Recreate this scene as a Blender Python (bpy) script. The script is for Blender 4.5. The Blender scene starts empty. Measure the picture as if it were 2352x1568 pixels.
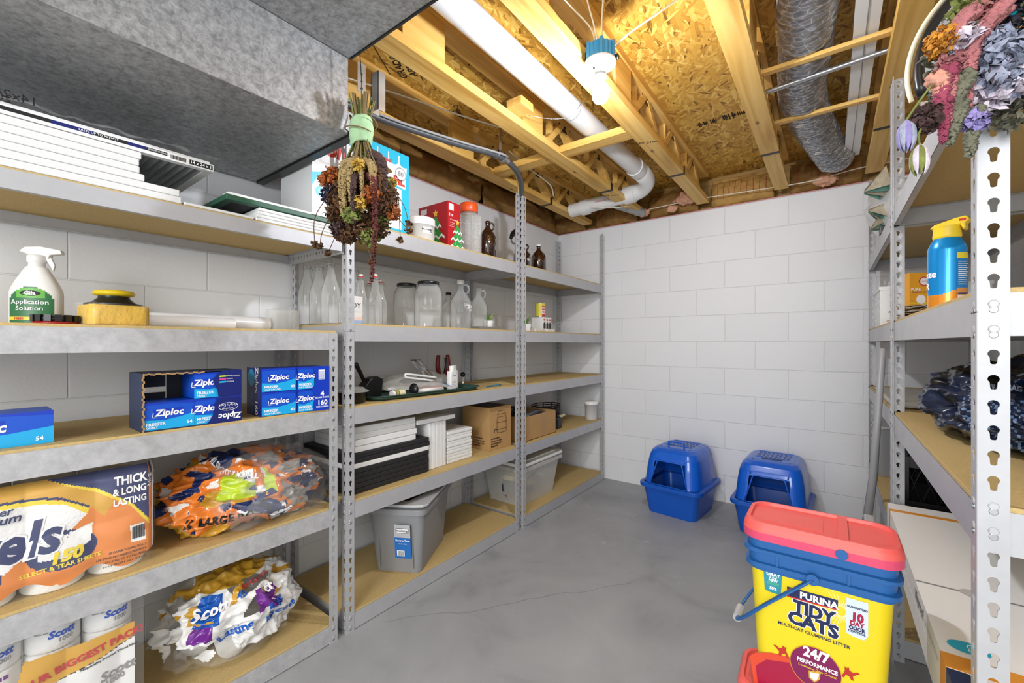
import bpy, bmesh, math, random
from mathutils import Vector, Matrix, noise
from mathutils.geometry import tessellate_polygon
SC = bpy.context.scene
COL = SC.collection
PI = math.pi
R = math.radians
# ---------------------------------------------------------------- camera, world, exposure
cam_d = bpy.data.cameras.new('camera'); cam = bpy.data.objects.new('camera', cam_d); COL.objects.link(cam)
cam.location = (0, 0, 1.2); cam.rotation_euler = (R(90), 0, R(36.7))
cam_d.sensor_width = 36; cam_d.lens = 15.0; cam_d.shift_y = 5/2352; cam_d.clip_start = .02
SC.camera = cam
vs = SC.view_settings
SC.display_settings.display_device = 'sRGB'
vs.view_transform = 'Standard'; vs.look = 'None'; vs.gamma = 1; vs.use_curve_mapping = False
vs.exposure = 0.68
W = bpy.data.worlds.new('world'); SC.world = W; W.use_nodes = True
W.node_tree.nodes['Background'].inputs[0].default_value = (.93, .97, 1.0, 1)
W.node_tree.nodes['Background'].inputs[1].default_value = 1.3
BULB = 680.0
FILL_ENERGY = 52.0
# unseen fill light added behind the camera, aimed at the end wall
ld = bpy.data.lights.new('fill_light', 'AREA'); ld.energy = FILL_ENERGY; ld.size = 1.2; ld.color = (.94, .97, 1)
lo = bpy.data.objects.new('fill_light', ld); COL.objects.link(lo); lo.location = (.0, -2.0, 1.95); lo.rotation_euler = (R(74), 0, R(2))

# ---------------------------------------------------------------- materials
def lin(c):
    if isinstance(c, str): c = tuple(int(c[i:i+2], 16)/255 for i in (0, 2, 4))
    return tuple(x/12.92 if x <= .04045 else ((x+.055)/1.055)**2.4 for x in c) + (1,)
MATS = {}
def nt(m): return m.node_tree.nodes, m.node_tree.links
def ramp(n, stops):
    r = n.new('ShaderNodeValToRGB'); e = r.color_ramp.elements
    while len(e) < len(stops): e.new(.5)
    for i, (p, c) in enumerate(stops): e[i].position = p; e[i].color = lin(c) if not isinstance(c, float) else (c, c, c, 1)
    return r
def mat(name, col='808080', rough=.5, metal=0, bump=0, bscale=60, var=0, vscale=8, alpha=1, trans=0, emit=0, coat=0, spec=None, ior=None, stretch=None, sub=0):
    if name in MATS: return MATS[name]
    m = bpy.data.materials.new(name); m.use_nodes = True; n, l = nt(m)
    b = n['Principled BSDF']; c = lin(col)
    b.inputs['Base Color'].default_value = c; b.inputs['Roughness'].default_value = rough; b.inputs['Metallic'].default_value = metal
    if spec is not None: b.inputs['Specular IOR Level'].default_value = spec
    if ior: b.inputs['IOR'].default_value = ior
    if coat: b.inputs['Coat Weight'].default_value = coat; b.inputs['Coat Roughness'].default_value = .1
    if trans: b.inputs['Transmission Weight'].default_value = trans
    if alpha < 1: b.inputs['Alpha'].default_value = alpha
    if sub: b.inputs['Subsurface Weight'].default_value = sub; b.inputs['Subsurface Scale'].default_value = .02
    if emit: b.inputs['Emission Color'].default_value = c; b.inputs['Emission Strength'].default_value = emit
    if bump or var:
        t = n.new('ShaderNodeTexCoord'); mp = n.new('ShaderNodeMapping'); l.new(t.outputs['Object'], mp.inputs[0])
        if stretch: mp.inputs['Scale'].default_value = stretch
        if var:
            z = n.new('ShaderNodeTexNoise'); z.inputs['Scale'].default_value = vscale; z.inputs['Detail'].default_value = 5; z.inputs['Roughness'].default_value = .65; l.new(mp.outputs[0], z.inputs[0])
            r = ramp(n, [(.25, 0.), (.75, 1.)]); l.new(z.outputs[0], r.inputs[0])
            x = n.new('ShaderNodeMix'); x.data_type = 'RGBA'; l.new(r.outputs[0], x.inputs[0])
            x.inputs[6].default_value = tuple(v*(1-var) for v in c[:3])+(1,); x.inputs[7].default_value = tuple(min(1, v*(1+var)) for v in c[:3])+(1,)
            l.new(x.outputs[2], b.inputs['Base Color'])
        if bump:
            z = n.new('ShaderNodeTexNoise'); z.inputs['Scale'].default_value = bscale; z.inputs['Detail'].default_value = 4; l.new(mp.outputs[0], z.inputs[0])
            q = n.new('ShaderNodeBump'); q.inputs['Strength'].default_value = bump; q.inputs['Distance'].default_value = .01; l.new(z.outputs[0], q.inputs['Height']); l.new(q.outputs[0], b.inputs['Normal'])
    MATS[name] = m
    return m
def math_(n, l, op, a, b=None):
    x = n.new('ShaderNodeMath'); x.operation = op
    for i, v in enumerate((a, b)):
        if v is None: continue
        if isinstance(v, (int, float)): x.inputs[i].default_value = v
        else: l.new(v, x.inputs[i])
    return x.outputs[0]
def osb_mat():
    m = bpy.data.materials.new('oriented strand board'); m.use_nodes = True; n, l = nt(m); b = n['Principled BSDF']
    t = n.new('ShaderNodeTexCoord'); prev = None; ph = None
    wz = n.new('ShaderNodeTexNoise'); wz.inputs['Scale'].default_value = 9; l.new(t.outputs['Object'], wz.inputs[0])
    for i, (ang, sx, sy, thr) in enumerate([(78, 14, 62, 0), (100, 12, 56, .5), (60, 16, 74, .6), (128, 18, 70, .7), (88, 11, 52, .68), (30, 20, 80, .84)]):
        mp = n.new('ShaderNodeMapping'); mp.inputs['Rotation'].default_value = (0, 0, R(ang)); mp.inputs['Location'].default_value = (i*3.1, i*1.7, 0)
        w = n.new('ShaderNodeVectorMath'); w.operation = 'MULTIPLY_ADD'; l.new(wz.outputs['Color'], w.inputs[0]); w.inputs[1].default_value = (.022, .022, 0); l.new(t.outputs['Object'], w.inputs[2])
        l.new(w.outputs[0], mp.inputs[0])
        mp2 = n.new('ShaderNodeMapping'); mp2.inputs['Scale'].default_value = (sx, sy, 0.01); l.new(mp.outputs[0], mp2.inputs[0])
        v = n.new('ShaderNodeTexVoronoi'); v.voronoi_dimensions = '2D'; v.inputs['Scale'].default_value = 1; l.new(mp2.outputs[0], v.inputs[0])
        s = n.new('ShaderNodeSeparateColor'); l.new(v.outputs['Color'], s.inputs[0])
        z = n.new('ShaderNodeTexNoise'); z.inputs['Scale'].default_value = 1.5; z.inputs['Detail'].default_value = 3; l.new(mp2.outputs[0], z.inputs[0])
        val = math_(n, l, 'ADD', s.outputs[0], math_(n, l, 'MULTIPLY', math_(n, l, 'SUBTRACT', z.outputs[0], .5), .5))
        if prev is None: prev = val; ph = s.outputs[2]
        else:
            k = math_(n, l, 'GREATER_THAN', s.outputs[1], thr)
            x = n.new('ShaderNodeMix'); l.new(k, x.inputs[0]); l.new(prev, x.inputs[2]); l.new(val, x.inputs[3]); prev = x.outputs[0]
            y = n.new('ShaderNodeMix'); l.new(k, y.inputs[0]); l.new(ph, y.inputs[2]); l.new(math_(n, l, 'ADD', s.outputs[2], .3), y.inputs[3]); ph = y.outputs[0]
    r = ramp(n, [(0., '7a5418'), (.10, 'b0802c'), (.45, 'c8983a'), (.8, 'd6a94a'), (1., 'e6c46a')]); l.new(prev, r.inputs[0]); l.new(r.outputs[0], b.inputs['Base Color'])
    q = n.new('ShaderNodeBump'); q.inputs['Strength'].default_value = .8; q.inputs['Distance'].default_value = .004; l.new(ph, q.inputs['Height']); l.new(q.outputs[0], b.inputs['Normal'])
    b.inputs['Roughness'].default_value = .6
    return m
def lumber_mat(name, c1, c2, c3, axis=1):
    m = bpy.data.materials.new(name); m.use_nodes = True; n, l = nt(m); b = n['Principled BSDF']
    t = n.new('ShaderNodeTexCoord'); mp = n.new('ShaderNodeMapping'); l.new(t.outputs['Object'], mp.inputs[0])
    s = [26, 26, 26]; s[axis] = 1.4; mp.inputs['Scale'].default_value = s
    z = n.new('ShaderNodeTexNoise'); z.inputs['Scale'].default_value = 1; z.inputs['Detail'].default_value = 6; z.inputs['Distortion'].default_value = .6; l.new(mp.outputs[0], z.inputs[0])
    r = ramp(n, [(.3, c1), (.5, c2), (.7, c3)]); l.new(z.outputs[0], r.inputs[0])
    mk = n.new('ShaderNodeMapping'); sk = [11, 11, 11]; sk[axis] = 4.2; mk.inputs['Scale'].default_value = sk; l.new(t.outputs['Object'], mk.inputs[0])
    v = n.new('ShaderNodeTexVoronoi'); v.inputs['Scale'].default_value = 1; l.new(mk.outputs[0], v.inputs[0])
    sp = n.new('ShaderNodeSeparateColor'); l.new(v.outputs['Color'], sp.inputs[0])
    k = math_(n, l, 'MULTIPLY', math_(n, l, 'LESS_THAN', v.outputs['Distance'], .13), math_(n, l, 'GREATER_THAN', sp.outputs[0], .55))
    x = n.new('ShaderNodeMix'); x.data_type = 'RGBA'; l.new(math_(n, l, 'MULTIPLY', k, .75), x.inputs[0]); l.new(r.outputs[0], x.inputs[6]); x.inputs[7].default_value = lin('6a4218')
    l.new(x.outputs[2], b.inputs['Base Color']); b.inputs['Roughness'].default_value = .6
    q = n.new('ShaderNodeBump'); q.inputs['Strength'].default_value = .25; q.inputs['Distance'].default_value = .004; l.new(z.outputs[0], q.inputs['Height']); l.new(q.outputs[0], b.inputs['Normal'])
    MATS[name] = m
    return m
def block_mat(name, axis, shift, zoff=0., col='e4e5e6', row0=0):
    """painted concrete block: brick courses as relief; axis 0 runs along world X, 1 along world Y"""
    m = bpy.data.materials.new(name); m.use_nodes = True; n, l = nt(m); b = n['Principled BSDF']
    t = n.new('ShaderNodeTexCoord'); s = n.new('ShaderNodeSeparateXYZ'); l.new(t.outputs['Object'], s.inputs[0])
    c = n.new('ShaderNodeCombineXYZ'); l.new(math_(n, l, 'ADD', s.outputs[axis], shift+8.128), c.inputs[0]); l.new(math_(n, l, 'ADD', s.outputs[2], zoff), c.inputs[1])
    w = n.new('ShaderNodeTexNoise'); w.inputs['Scale'].default_value = 7; l.new(t.outputs['Object'], w.inputs[0])
    wv = n.new('ShaderNodeVectorMath'); wv.operation = 'MULTIPLY_ADD'; l.new(w.outputs['Color'], wv.inputs[0]); wv.inputs[1].default_value = (.006, .006, 0); l.new(c.outputs[0], wv.inputs[2])
    k = n.new('ShaderNodeTexBrick'); l.new(wv.outputs[0], k.inputs[0]); k.inputs['Scale'].default_value = 1; k.inputs['Brick Width'].default_value = .4064; k.inputs['Row Height'].default_value = .2032
    k.inputs['Mortar Size'].default_value = .0035; k.inputs['Mortar Smooth'].default_value = .7
    k.inputs['Color1'].default_value = lin(col); k.inputs['Color2'].default_value = tuple(v*.97 for v in lin(col)[:3])+(1,); k.inputs['Mortar'].default_value = tuple(v*.95 for v in lin(col)[:3])+(1,)
    l.new(k.outputs['Color'], b.inputs['Base Color'])
    z = n.new('ShaderNodeTexNoise'); z.inputs['Scale'].default_value = 90; z.inputs['Detail'].default_value = 6; l.new(t.outputs['Object'], z.inputs[0])
    h = math_(n, l, 'SUBTRACT', math_(n, l, 'MULTIPLY', z.outputs[0], .22), k.outputs['Fac'])
    q = n.new('ShaderNodeBump'); q.inputs['Strength'].default_value = .55; q.inputs['Distance'].default_value = .005; l.new(h, q.inputs['Height']); l.new(q.outputs[0], b.inputs['Normal'])
    b.inputs['Roughness'].default_value = .55
    return m
def concrete_mat():
    m = bpy.data.materials.new('concrete floor'); m.use_nodes = True; n, l = nt(m); b = n['Principled BSDF']
    t = n.new('ShaderNodeTexCoord')
    a = n.new('ShaderNodeTexNoise'); a.inputs['Scale'].default_value = 2.2; a.inputs['Detail'].default_value = 9; a.inputs['Roughness'].default_value = .6; a.inputs['Distortion'].default_value = .5; l.new(t.outputs['Object'], a.inputs[0])
    r = ramp(n, [(.3, '888b8e'), (.45, '9da0a3'), (.6, 'a5a8ab'), (.75, 'adb0b3')]); l.new(a.outputs[0], r.inputs[0])
    s = n.new('ShaderNodeTexNoise'); s.inputs['Scale'].default_value = 6; s.inputs['Detail'].default_value = 10; s.inputs['Roughness'].default_value = .75; l.new(t.outputs['Object'], s.inputs[0])
    sr = ramp(n, [(.60, 0.), (.70, 1.)]); l.new(s.outputs[0], sr.inputs[0])
    # scuffs gather near the end wall, where the boxes stand
    sp = n.new('ShaderNodeSeparateXYZ'); l.new(t.outputs['Object'], sp.inputs[0])
    yf = math_(n, l, 'MULTIPLY', math_(n, l, 'SUBTRACT', sp.outputs[1], 1.9), 1.2); yf = math_(n, l, 'MINIMUM', math_(n, l, 'MAXIMUM', yf, 0.), 1.)
    x = n.new('ShaderNodeMix'); x.data_type = 'RGBA'; l.new(math_(n, l, 'MULTIPLY', math_(n, l, 'MULTIPLY', sr.outputs[0], yf), .55), x.inputs[0]); l.new(r.outputs[0], x.inputs[6]); x.inputs[7].default_value = lin('dcdcda')
    # a hairline crack across the slab, from beside the shelving toward the end wall
    u = math_(n, l, 'ADD', math_(n, l, 'MULTIPLY', sp.outputs[0], .78), math_(n, l, 'MULTIPLY', sp.outputs[1], -.62))
    wn = n.new('ShaderNodeTexNoise'); wn.inputs['Scale'].default_value = 3; wn.inputs['Detail'].default_value = 4; l.new(t.outputs['Object'], wn.inputs[0])
    u = math_(n, l, 'ADD', u, math_(n, l, 'MULTIPLY', math_(n, l, 'SUBTRACT', wn.outputs[0], .5), .16))
    d = math_(n, l, 'ABSOLUTE', math_(n, l, 'ADD', u, 1.905))
    k = math_(n, l, 'LESS_THAN', d, .0032)
    k = math_(n, l, 'MULTIPLY', k, math_(n, l, 'MULTIPLY', math_(n, l, 'GREATER_THAN', sp.outputs[1], 1.15), math_(n, l, 'LESS_THAN', sp.outputs[1], 2.1)))
    y = n.new('ShaderNodeMix'); y.data_type = 'RGBA'; l.new(math_(n, l, 'MULTIPLY', k, .3), y.inputs[0]); l.new(x.outputs[2], y.inputs[6]); y.inputs[7].default_value = lin('3c3c3c')
    l.new(y.outputs[2], b.inputs['Base Color'])
    f = n.new('ShaderNodeTexNoise'); f.inputs['Scale'].default_value = 130; f.inputs['Detail'].default_value = 5; l.new(t.outputs['Object'], f.inputs[0])
    q = n.new('ShaderNodeBump'); q.inputs['Strength'].default_value = .15; q.inputs['Distance'].default_value = .003; l.new(f.outputs[0], q.inputs['Height']); l.new(q.outputs[0], b.inputs['Normal'])
    b.inputs['Roughness'].default_value = .5
    return m
def galv_mat(name, c1, c2, scale, metal=.55, rough=.38):
    m = bpy.data.materials.new(name); m.use_nodes = True; n, l = nt(m); b = n['Principled BSDF']
    t = n.new('ShaderNodeTexCoord'); z = n.new('ShaderNodeTexNoise'); z.inputs['Scale'].default_value = scale; z.inputs['Detail'].default_value = 7; z.inputs['Roughness'].default_value = .7; z.inputs['Distortion'].default_value = .3; l.new(t.outputs['Object'], z.inputs[0])
    r = ramp(n, [(.32, c1), (.68, c2)]); l.new(z.outputs[0], r.inputs[0]); l.new(r.outputs[0], b.inputs['Base Color'])
    g = n.new('ShaderNodeTexNoise'); g.inputs['Scale'].default_value = 3; l.new(t.outputs['Object'], g.inputs[0])
    l.new(math_(n, l, 'ADD', math_(n, l, 'MULTIPLY', g.outputs[0], .3), rough-.15), b.inputs['Roughness']); b.inputs['Metallic'].default_value = metal
    MATS[name] = m
    return m
M_OSB = osb_mat(); M_FLOOR = concrete_mat()
M_PINE = lumber_mat('pine lumber', 'c1913f', 'd8ab58', 'e6bf72', 1)
M_PINEX = lumber_mat('pine lumber cross', 'bd8c3c', 'd6a957', 'e4bd70', 0)
M_GALV = galv_mat('galvanized sheet', '7c7c7c', 'bdbdbd', 60, .45, .42)
M_STEEL = galv_mat('grey shelving steel', 'b2b3b6', 'bcbdc0', 9, .25, .45)
M_WORN = galv_mat('worn shelving steel', 'a8a9ab', 'c6c6c8', 30, .25, .45)
M_BOARD = mat('particle board', 'c2a870', .7, bump=.2, bscale=300, var=.14, vscale=160)
WHITE = mat('white paint', 'e8e8e6', .5); BLACK = mat('black plastic', '141416', .35); INK = mat('black ink', '111113', .6); WINK = mat('white ink', 'f4f4f4', .5)

# ---------------------------------------------------------------- mesh builder
class MB:
    def __init__(s): s.v = []; s.f = []; s.mi = []; s.sm = []; s.ms = []
    def slot(s, m):
        if m not in s.ms: s.ms.append(m)
        return s.ms.index(m)
    def add(s, vs_, fs, m, sm=False, M=None):
        o = len(s.v); k = s.slot(m)
        for p in vs_:
            p = Vector(p); s.v.append(p if M is None else M(p) if callable(M) else M @ p)
        for f in fs: s.f.append([o+i for i in f]); s.mi.append(k); s.sm.append(sm)
        return s
    def box(s, c, d, m, M=None, taper=1., sm=False):
        x, y, z = (q/2 for q in d); c = Vector(c); t = taper
        P = [(-x*t, -y*t, -z), (x*t, -y*t, -z), (x*t, y*t, -z), (-x*t, y*t, -z), (-x, -y, z), (x, -y, z), (x, y, z), (-x, y, z)]
        return s.add([c+Vector(p) for p in P], [(0, 3, 2, 1), (4, 5, 6, 7), (0, 1, 5, 4), (1, 2, 6, 5), (2, 3, 7, 6), (3, 0, 4, 7)], m, sm, M)
    def bb(s, a, b, m, M=None): return s.box([(p+q)/2 for p, q in zip(a, b)], [abs(q-p) for p, q in zip(a, b)], m, M)
    def lathe(s, prof, m, M=None, n=28, cap=True, sm=True):
        V = []; F = []
        for r, z in prof:
            for i in range(n): V.append((r*math.cos(2*PI*i/n), r*math.sin(2*PI*i/n), z))
        for j in range(len(prof)-1):
            for i in range(n): a = j*n+i; b = j*n+(i+1) % n; F.append((a, b, b+n, a+n))
        s.add(V, F, m, sm, M)
        if cap:
            for j, fl in ((0, 1), (len(prof)-1, 0)):
                r, z = prof[j]
                if r > 1e-5:
                    ring = [(r*math.cos(2*PI*i/n), r*math.sin(2*PI*i/n), z) for i in range(n)]
                    s.add(ring, [tuple(range(n))[::-1] if fl else tuple(range(n))], m, False, M)
        return s
    def cyl(s, a, b, r, m, r2=None, n=16, M=None, cap=True):
        a = Vector(a); b = Vector(b); d = b-a; q = d.to_track_quat('Z', 'Y').to_matrix().to_4x4(); T = Matrix.Translation(a) @ q
        return s.lathe([(r, 0), (r if r2 is None else r2, d.length)], m, (M @ T) if M else T, n, cap)
    def tube(s, pts, r, m, n=10, M=None, cap=True, flat=1.):
        pts = [Vector(p) for p in pts]; V = []; F = []; up = None
        for i, p in enumerate(pts):
            t = (pts[min(i+1, len(pts)-1)]-pts[max(i-1, 0)]).normalized()
            if up is None: up = Vector((0, 0, 1)) if abs(t.z) < .9 else Vector((1, 0, 0))
            x = t.cross(up).normalized(); y = x.cross(t).normalized(); up = y
            rr = r(i/(len(pts)-1)) if callable(r) else r
            for k in range(n): a = 2*PI*k/n; V.append(p+x*math.cos(a)*rr+y*math.sin(a)*rr*flat)
        for i in range(len(pts)-1):
            for k in range(n): a = i*n+k; b = i*n+(k+1) % n; F.append((a, b, b+n, a+n))
        if cap: F.append(tuple(range(n))[::-1]); F.append(tuple(range((len(pts)-1)*n, len(pts)*n)))
        return s.add(V, F, m, True, M)
    def prism(s, poly, h, m, M=None, sm=False):
        n = len(poly); V = [(x, y, 0) for x, y in poly]+[(x, y, h) for x, y in poly]
        return s.add(V, [tuple(range(n))[::-1], tuple(range(n, 2*n))]+[(i, (i+1) % n, (i+1) % n+n, i+n) for i in range(n)], m, sm, M)
    def flat(s, poly, m, M=None, z=0.): return s.add([(x, y, z) for x, y in poly], [tuple(range(len(poly)))], m, False, M)
    def grid(s, f, nu, nv, m, M=None, sm=True, wrap=False):
        V = [f(i/(nu if wrap else nu-1), j/(nv-1)) for j in range(nv) for i in range(nu)]
        F = []
        for j in range(nv-1):
            for i in range(nu if wrap else nu-1):
                a = j*nu+i; b = j*nu+(i+1) % nu; F.append((a, b, b+nu, a+nu))
        return s.add(V, F, m, sm, M)
    def ball(s, c, r, m, M=None, n=14, sc=(1, 1, 1)):
        c = Vector(c)
        prof = [(max(1e-6, math.sin(PI*j/n))*r, -math.cos(PI*j/n)*r) for j in range(n+1)]
        T = Matrix.Translation(c) @ Matrix.Diagonal((*sc, 1))
        return s.lathe(prof, m, (M @ T) if M else T, n*2, False)
    def rbox(s, c, d, r, m, M=None, taper=1., k=4, rimz=0, open_top=False):
        """box with rounded vertical corners, foot scaled by taper"""
        c = Vector(c); x, y, z = (q/2 for q in d); ring = rrect(x*2, y*2, r, k); n = len(ring)
        V = [c+Vector((px*taper, py*taper, -z)) for px, py in ring]+[c+Vector((px, py, z)) for px, py in ring]
        F = [tuple(range(n))[::-1]]+[(i, (i+1) % n, (i+1) % n+n, i+n) for i in range(n)]
        if not open_top: F.append(tuple(range(n, 2*n)))
        return s.add(V, F, m, False, M)
    def text(s, txt, size, m, M, align='CENTER', bold=0., sx=1., shear=0., h=0.0):
        cu = bpy.data.curves.new('t', 'FONT'); cu.body = txt; cu.size = size; cu.align_x = align; cu.align_y = 'CENTER'; cu.offset = bold*size; cu.shear = shear; cu.extrude = h; cu.resolution_u = 2
        o = bpy.data.objects.new('t', cu); COL.objects.link(o)
        me = bpy.data.meshes.new_from_object(o.evaluated_get(bpy.context.evaluated_depsgraph_get()))
        V = [(v.co.x*sx, v.co.y, v.co.z) for v in me.vertices]; F = [tuple(p.vertices) for p in me.polygons]
        bpy.data.objects.remove(o); bpy.data.curves.remove(cu); bpy.data.meshes.remove(me)
        return s.add(V, F, m, False, M)
    def printed(s, f, nu, nv, pick):
        """a sheet f(u,v) whose faces take the ink pick(u,v); None leaves the sheet out there"""
        V = [f(i/(nu-1), j/(nv-1)) for j in range(nv) for i in range(nu)]; G = {}
        for j in range(nv-1):
            for i in range(nu-1):
                m = pick((i+.5)/(nu-1), (j+.5)/(nv-1))
                if m is not None: a = j*nu+i; G.setdefault(m.name, (m, []))[1].append((a, a+1, a+1+nu, a+nu))
        o = len(s.v); s.v += [Vector(p) for p in V]
        for m, fs in G.values():
            k = s.slot(m)
            for q in fs: s.f.append([o+i for i in q]); s.mi.append(k); s.sm.append(True)
        return s
    def build(s, name, parent=None, bevel=0., loc=None, solid=0., seg=2, subs=0, ang=30):
        me = bpy.data.meshes.new(name); me.from_pydata([tuple(v) for v in s.v], [], s.f); me.update()
        for m in s.ms: me.materials.append(m)
        me.polygons.foreach_set('material_index', s.mi); me.polygons.foreach_set('use_smooth', s.sm)
        o = bpy.data.objects.new(name, me); COL.objects.link(o)
        if parent: o.parent = parent
        if loc: o.location = loc
        if solid: q = o.modifiers.new('solid', 'SOLIDIFY'); q.thickness = solid; q.offset = 0
        if subs: q = o.modifiers.new('subs', 'SUBSURF'); q.levels = subs; q.render_levels = subs
        if bevel: q = o.modifiers.new('bevel', 'BEVEL'); q.width = bevel; q.segments = seg; q.limit_method = 'ANGLE'; q.angle_limit = R(ang)
        return o
def rrect(w, h, r, k=4):
    o = []; r = min(r, w/2-1e-5, h/2-1e-5)
    for cx, cy, a0 in ((w/2-r, h/2-r, 0), (-w/2+r, h/2-r, 90), (-w/2+r, -h/2+r, 180), (w/2-r, -h/2+r, 270)):
        for i in range(k+1): a = R(a0+90*i/k); o.append((cx+r*math.cos(a), cy+r*math.sin(a)))
    return o
def ell(cx, cy, rx, ry, n=28, a0=0): return [(cx+rx*math.cos(2*PI*i/n+a0), cy+ry*math.sin(2*PI*i/n+a0)) for i in range(n)]
def T(x, y, z): return Matrix.Translation((x, y, z))
def RX(a): return Matrix.Rotation(R(a), 4, 'X')
def RY(a): return Matrix.Rotation(R(a), 4, 'Y')
def RZ(a): return Matrix.Rotation(R(a), 4, 'Z')
def faceX(x, y, z): return Matrix.Translation((x, y, z)) @ Matrix(((0, 0, 1, 0), (1, 0, 0, 0), (0, 1, 0, 0), (0, 0, 0, 1)))   # local x->+Y, y->+Z, z->+X (reads from the aisle)
def faceY(x, y, z): return Matrix.Translation((x, y, z)) @ Matrix(((1, 0, 0, 0), (0, 0, -1, 0), (0, 1, 0, 0), (0, 0, 0, 1)))  # local x->+X, y->+Z, z->-Y
def tag(o, label=None, cat=None, group=None, kind=None):
    if label: o['label'] = label
    if cat: o['category'] = cat
    if group: o['group'] = group
    if kind: o['kind'] = kind
    return o
def thing(name, label, cat, loc=(0, 0, 0), rz=0., group=None, rx=0., ry=0.):
    o = bpy.data.objects.new(name, None); COL.objects.link(o); o.empty_display_size = .05; o.location = loc; o.rotation_euler = (R(rx), R(ry), R(rz))
    return tag(o, label, cat, group)
def struct(o): o['kind'] = 'structure'; return o
def copy_tree(o, parent=None):
    c = o.copy(); COL.objects.link(c); c.parent = parent
    for ch in [q for q in bpy.data.objects if q.parent == o]: copy_tree(ch, c)
    return c
def spline(pts, n=8):
    """Catmull-Rom through pts"""
    P = [Vector(p) for p in pts]; P = [2*P[0]-P[1]]+P+[2*P[-1]-P[-2]]; o = []
    for i in range(1, len(P)-2):
        for k in range(n):
            t = k/n; a, b, c, d = P[i-1:i+3]
            o.append(.5*((2*b)+(c-a)*t+(2*a-5*b+4*c-d)*t*t+(-a+3*b-3*c+d)*t**3))
    return o+[P[-2]]
def at(px, py, ax, val):
    """the point of the plane (X, Y or Z = val) seen at a photograph pixel"""
    a = (px-1176)/980; b = (789-py)/980; d = (a*.80178-.59763, a*.59763+.80178, b); c0 = (0, 0, 1.2)[ax]
    t = (val-c0)/d[ax]
    return Vector((d[0]*t, d[1]*t, 1.2+d[2]*t))

def inside(x, y, P):
    c = False; n = len(P); j = n-1
    for i in range(n):
        xi, yi = P[i]; xj, yj = P[j]
        if (yi > y) != (yj > y) and x < (xj-xi)*(y-yi)/(yj-yi)+xi: c = not c
        j = i
    return c
def yz(pts, X): return [(p.y, p.z) for p in (at(a, b, 0, X) for a, b in pts)]
def xz(pts, Y): return [(p.x, p.z) for p in (at(a, b, 1, Y) for a, b in pts)]
# ---------------------------------------------------------------- the room
XL, YB, XR, HW = -2.086, 3.554, .80, 2.235
ZC, ZT = 2.27, 2.505
def wallbox(name, a, b, m): return struct(MB().bb(a, b, m).build(name))
wallbox('floor', (XL-.2, -2.6, -.1), (XR+1.5, YB+.2, 0), M_FLOOR)
wallbox('wall_left', (XL-.2, -2.6, 0), (XL, YB+.2, HW), block_mat('painted block left', 1, .14))
wallbox('wall_back', (XL, YB, 0), (XR, YB+.2, HW), block_mat('painted block back', 0, .0276))
wallbox('wall_right', (XR, .2, 0), (XR+.15, YB+.2, HW), block_mat('painted block right', 1, .05))
M_PINK = mat('pink sill foam', 'c98b8b', .8)
wallbox('trim_1', (XL-.15, -2.6, HW), (XL+.004, YB, HW+.006), M_PINK)
wallbox('trim_2', (XL, YB-.004, HW), (XR, YB+.15, HW+.007), M_PINK)
M_RIM = lumber_mat('rim lumber', '8a6a34', 'a07c40', 'ae8a4a', 0)
wallbox('trim_3', (XL-.19, YB+.10, HW+.007), (XR+.15, YB+.14, ZT), M_RIM)
wallbox('trim_4', (XL-.19, -2.6, HW+.007), (XL-.15, YB+.1, ZT), M_RIM)
cb = MB().bb((XL-.2, -2.6, ZT), (XR+1.5, YB+.2, ZT+.02), M_OSB)
STAMP = mat('black stamp ink', '2a1c0c', .8)
def stamp(x, y, rz, lines, s):
    M = T(x, y, ZT-.0012) @ RZ(rz) @ RX(180)
    for i, t in enumerate(lines): cb.text(t, s, STAMP, M @ T(0, -i*s*1.05, 0), bold=.02)
stamp(-1.62, 1.28, -58, ['GRADE A', 'APR - 03'], .05)
for q in ([(-.13, .06), (.13, .06), (.13, .064), (-.13, .064)], [(-.13, -.085), (.13, -.085), (.13, -.081), (-.13, -.081)]): cb.flat(q, STAMP, T(-1.62, 1.28, ZT-.0012) @ RZ(-58) @ RX(180))
stamp(-1.3, 1.42, -55, ['23/32 INCH', 'EXPOSURE 1', 'STURD-I-FLOOR'], .035)
stamp(-1.72, 1.75, -60, ['RATED', 'SHEATHING'], .035)
def barstamp(x0, y0, x1, n, seed):
    rn = random.Random(seed)
    for i in range(n):
        if rn.random() < .25: continue
        x = x0+(x1-x0)*i/n; h = .03+.05*rn.random(); w = (x1-x0)/n*rn.choice((.3, .5, .8))
        cb.bb((x, y0-h/2, ZT-.0014), (x+w, y0+h/2, ZT-.0010), STAMP)
        if rn.random() < .6: cb.bb((x-.012, y0-.002, ZT-.0014), (x+.012, y0+.004, ZT-.0010), STAMP)
barstamp(-.64, 2.71, -.24, 42, 3); barstamp(-.28, 2.69, -.20, 9, 8)
barstamp(-1.06, 2.63, -.84, 20, 4)
cb.text('APA', .06, STAMP, T(-.34, 2.71, ZT-.0012) @ RX(180), bold=.03)
struct(cb.build('ceiling'))

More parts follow.
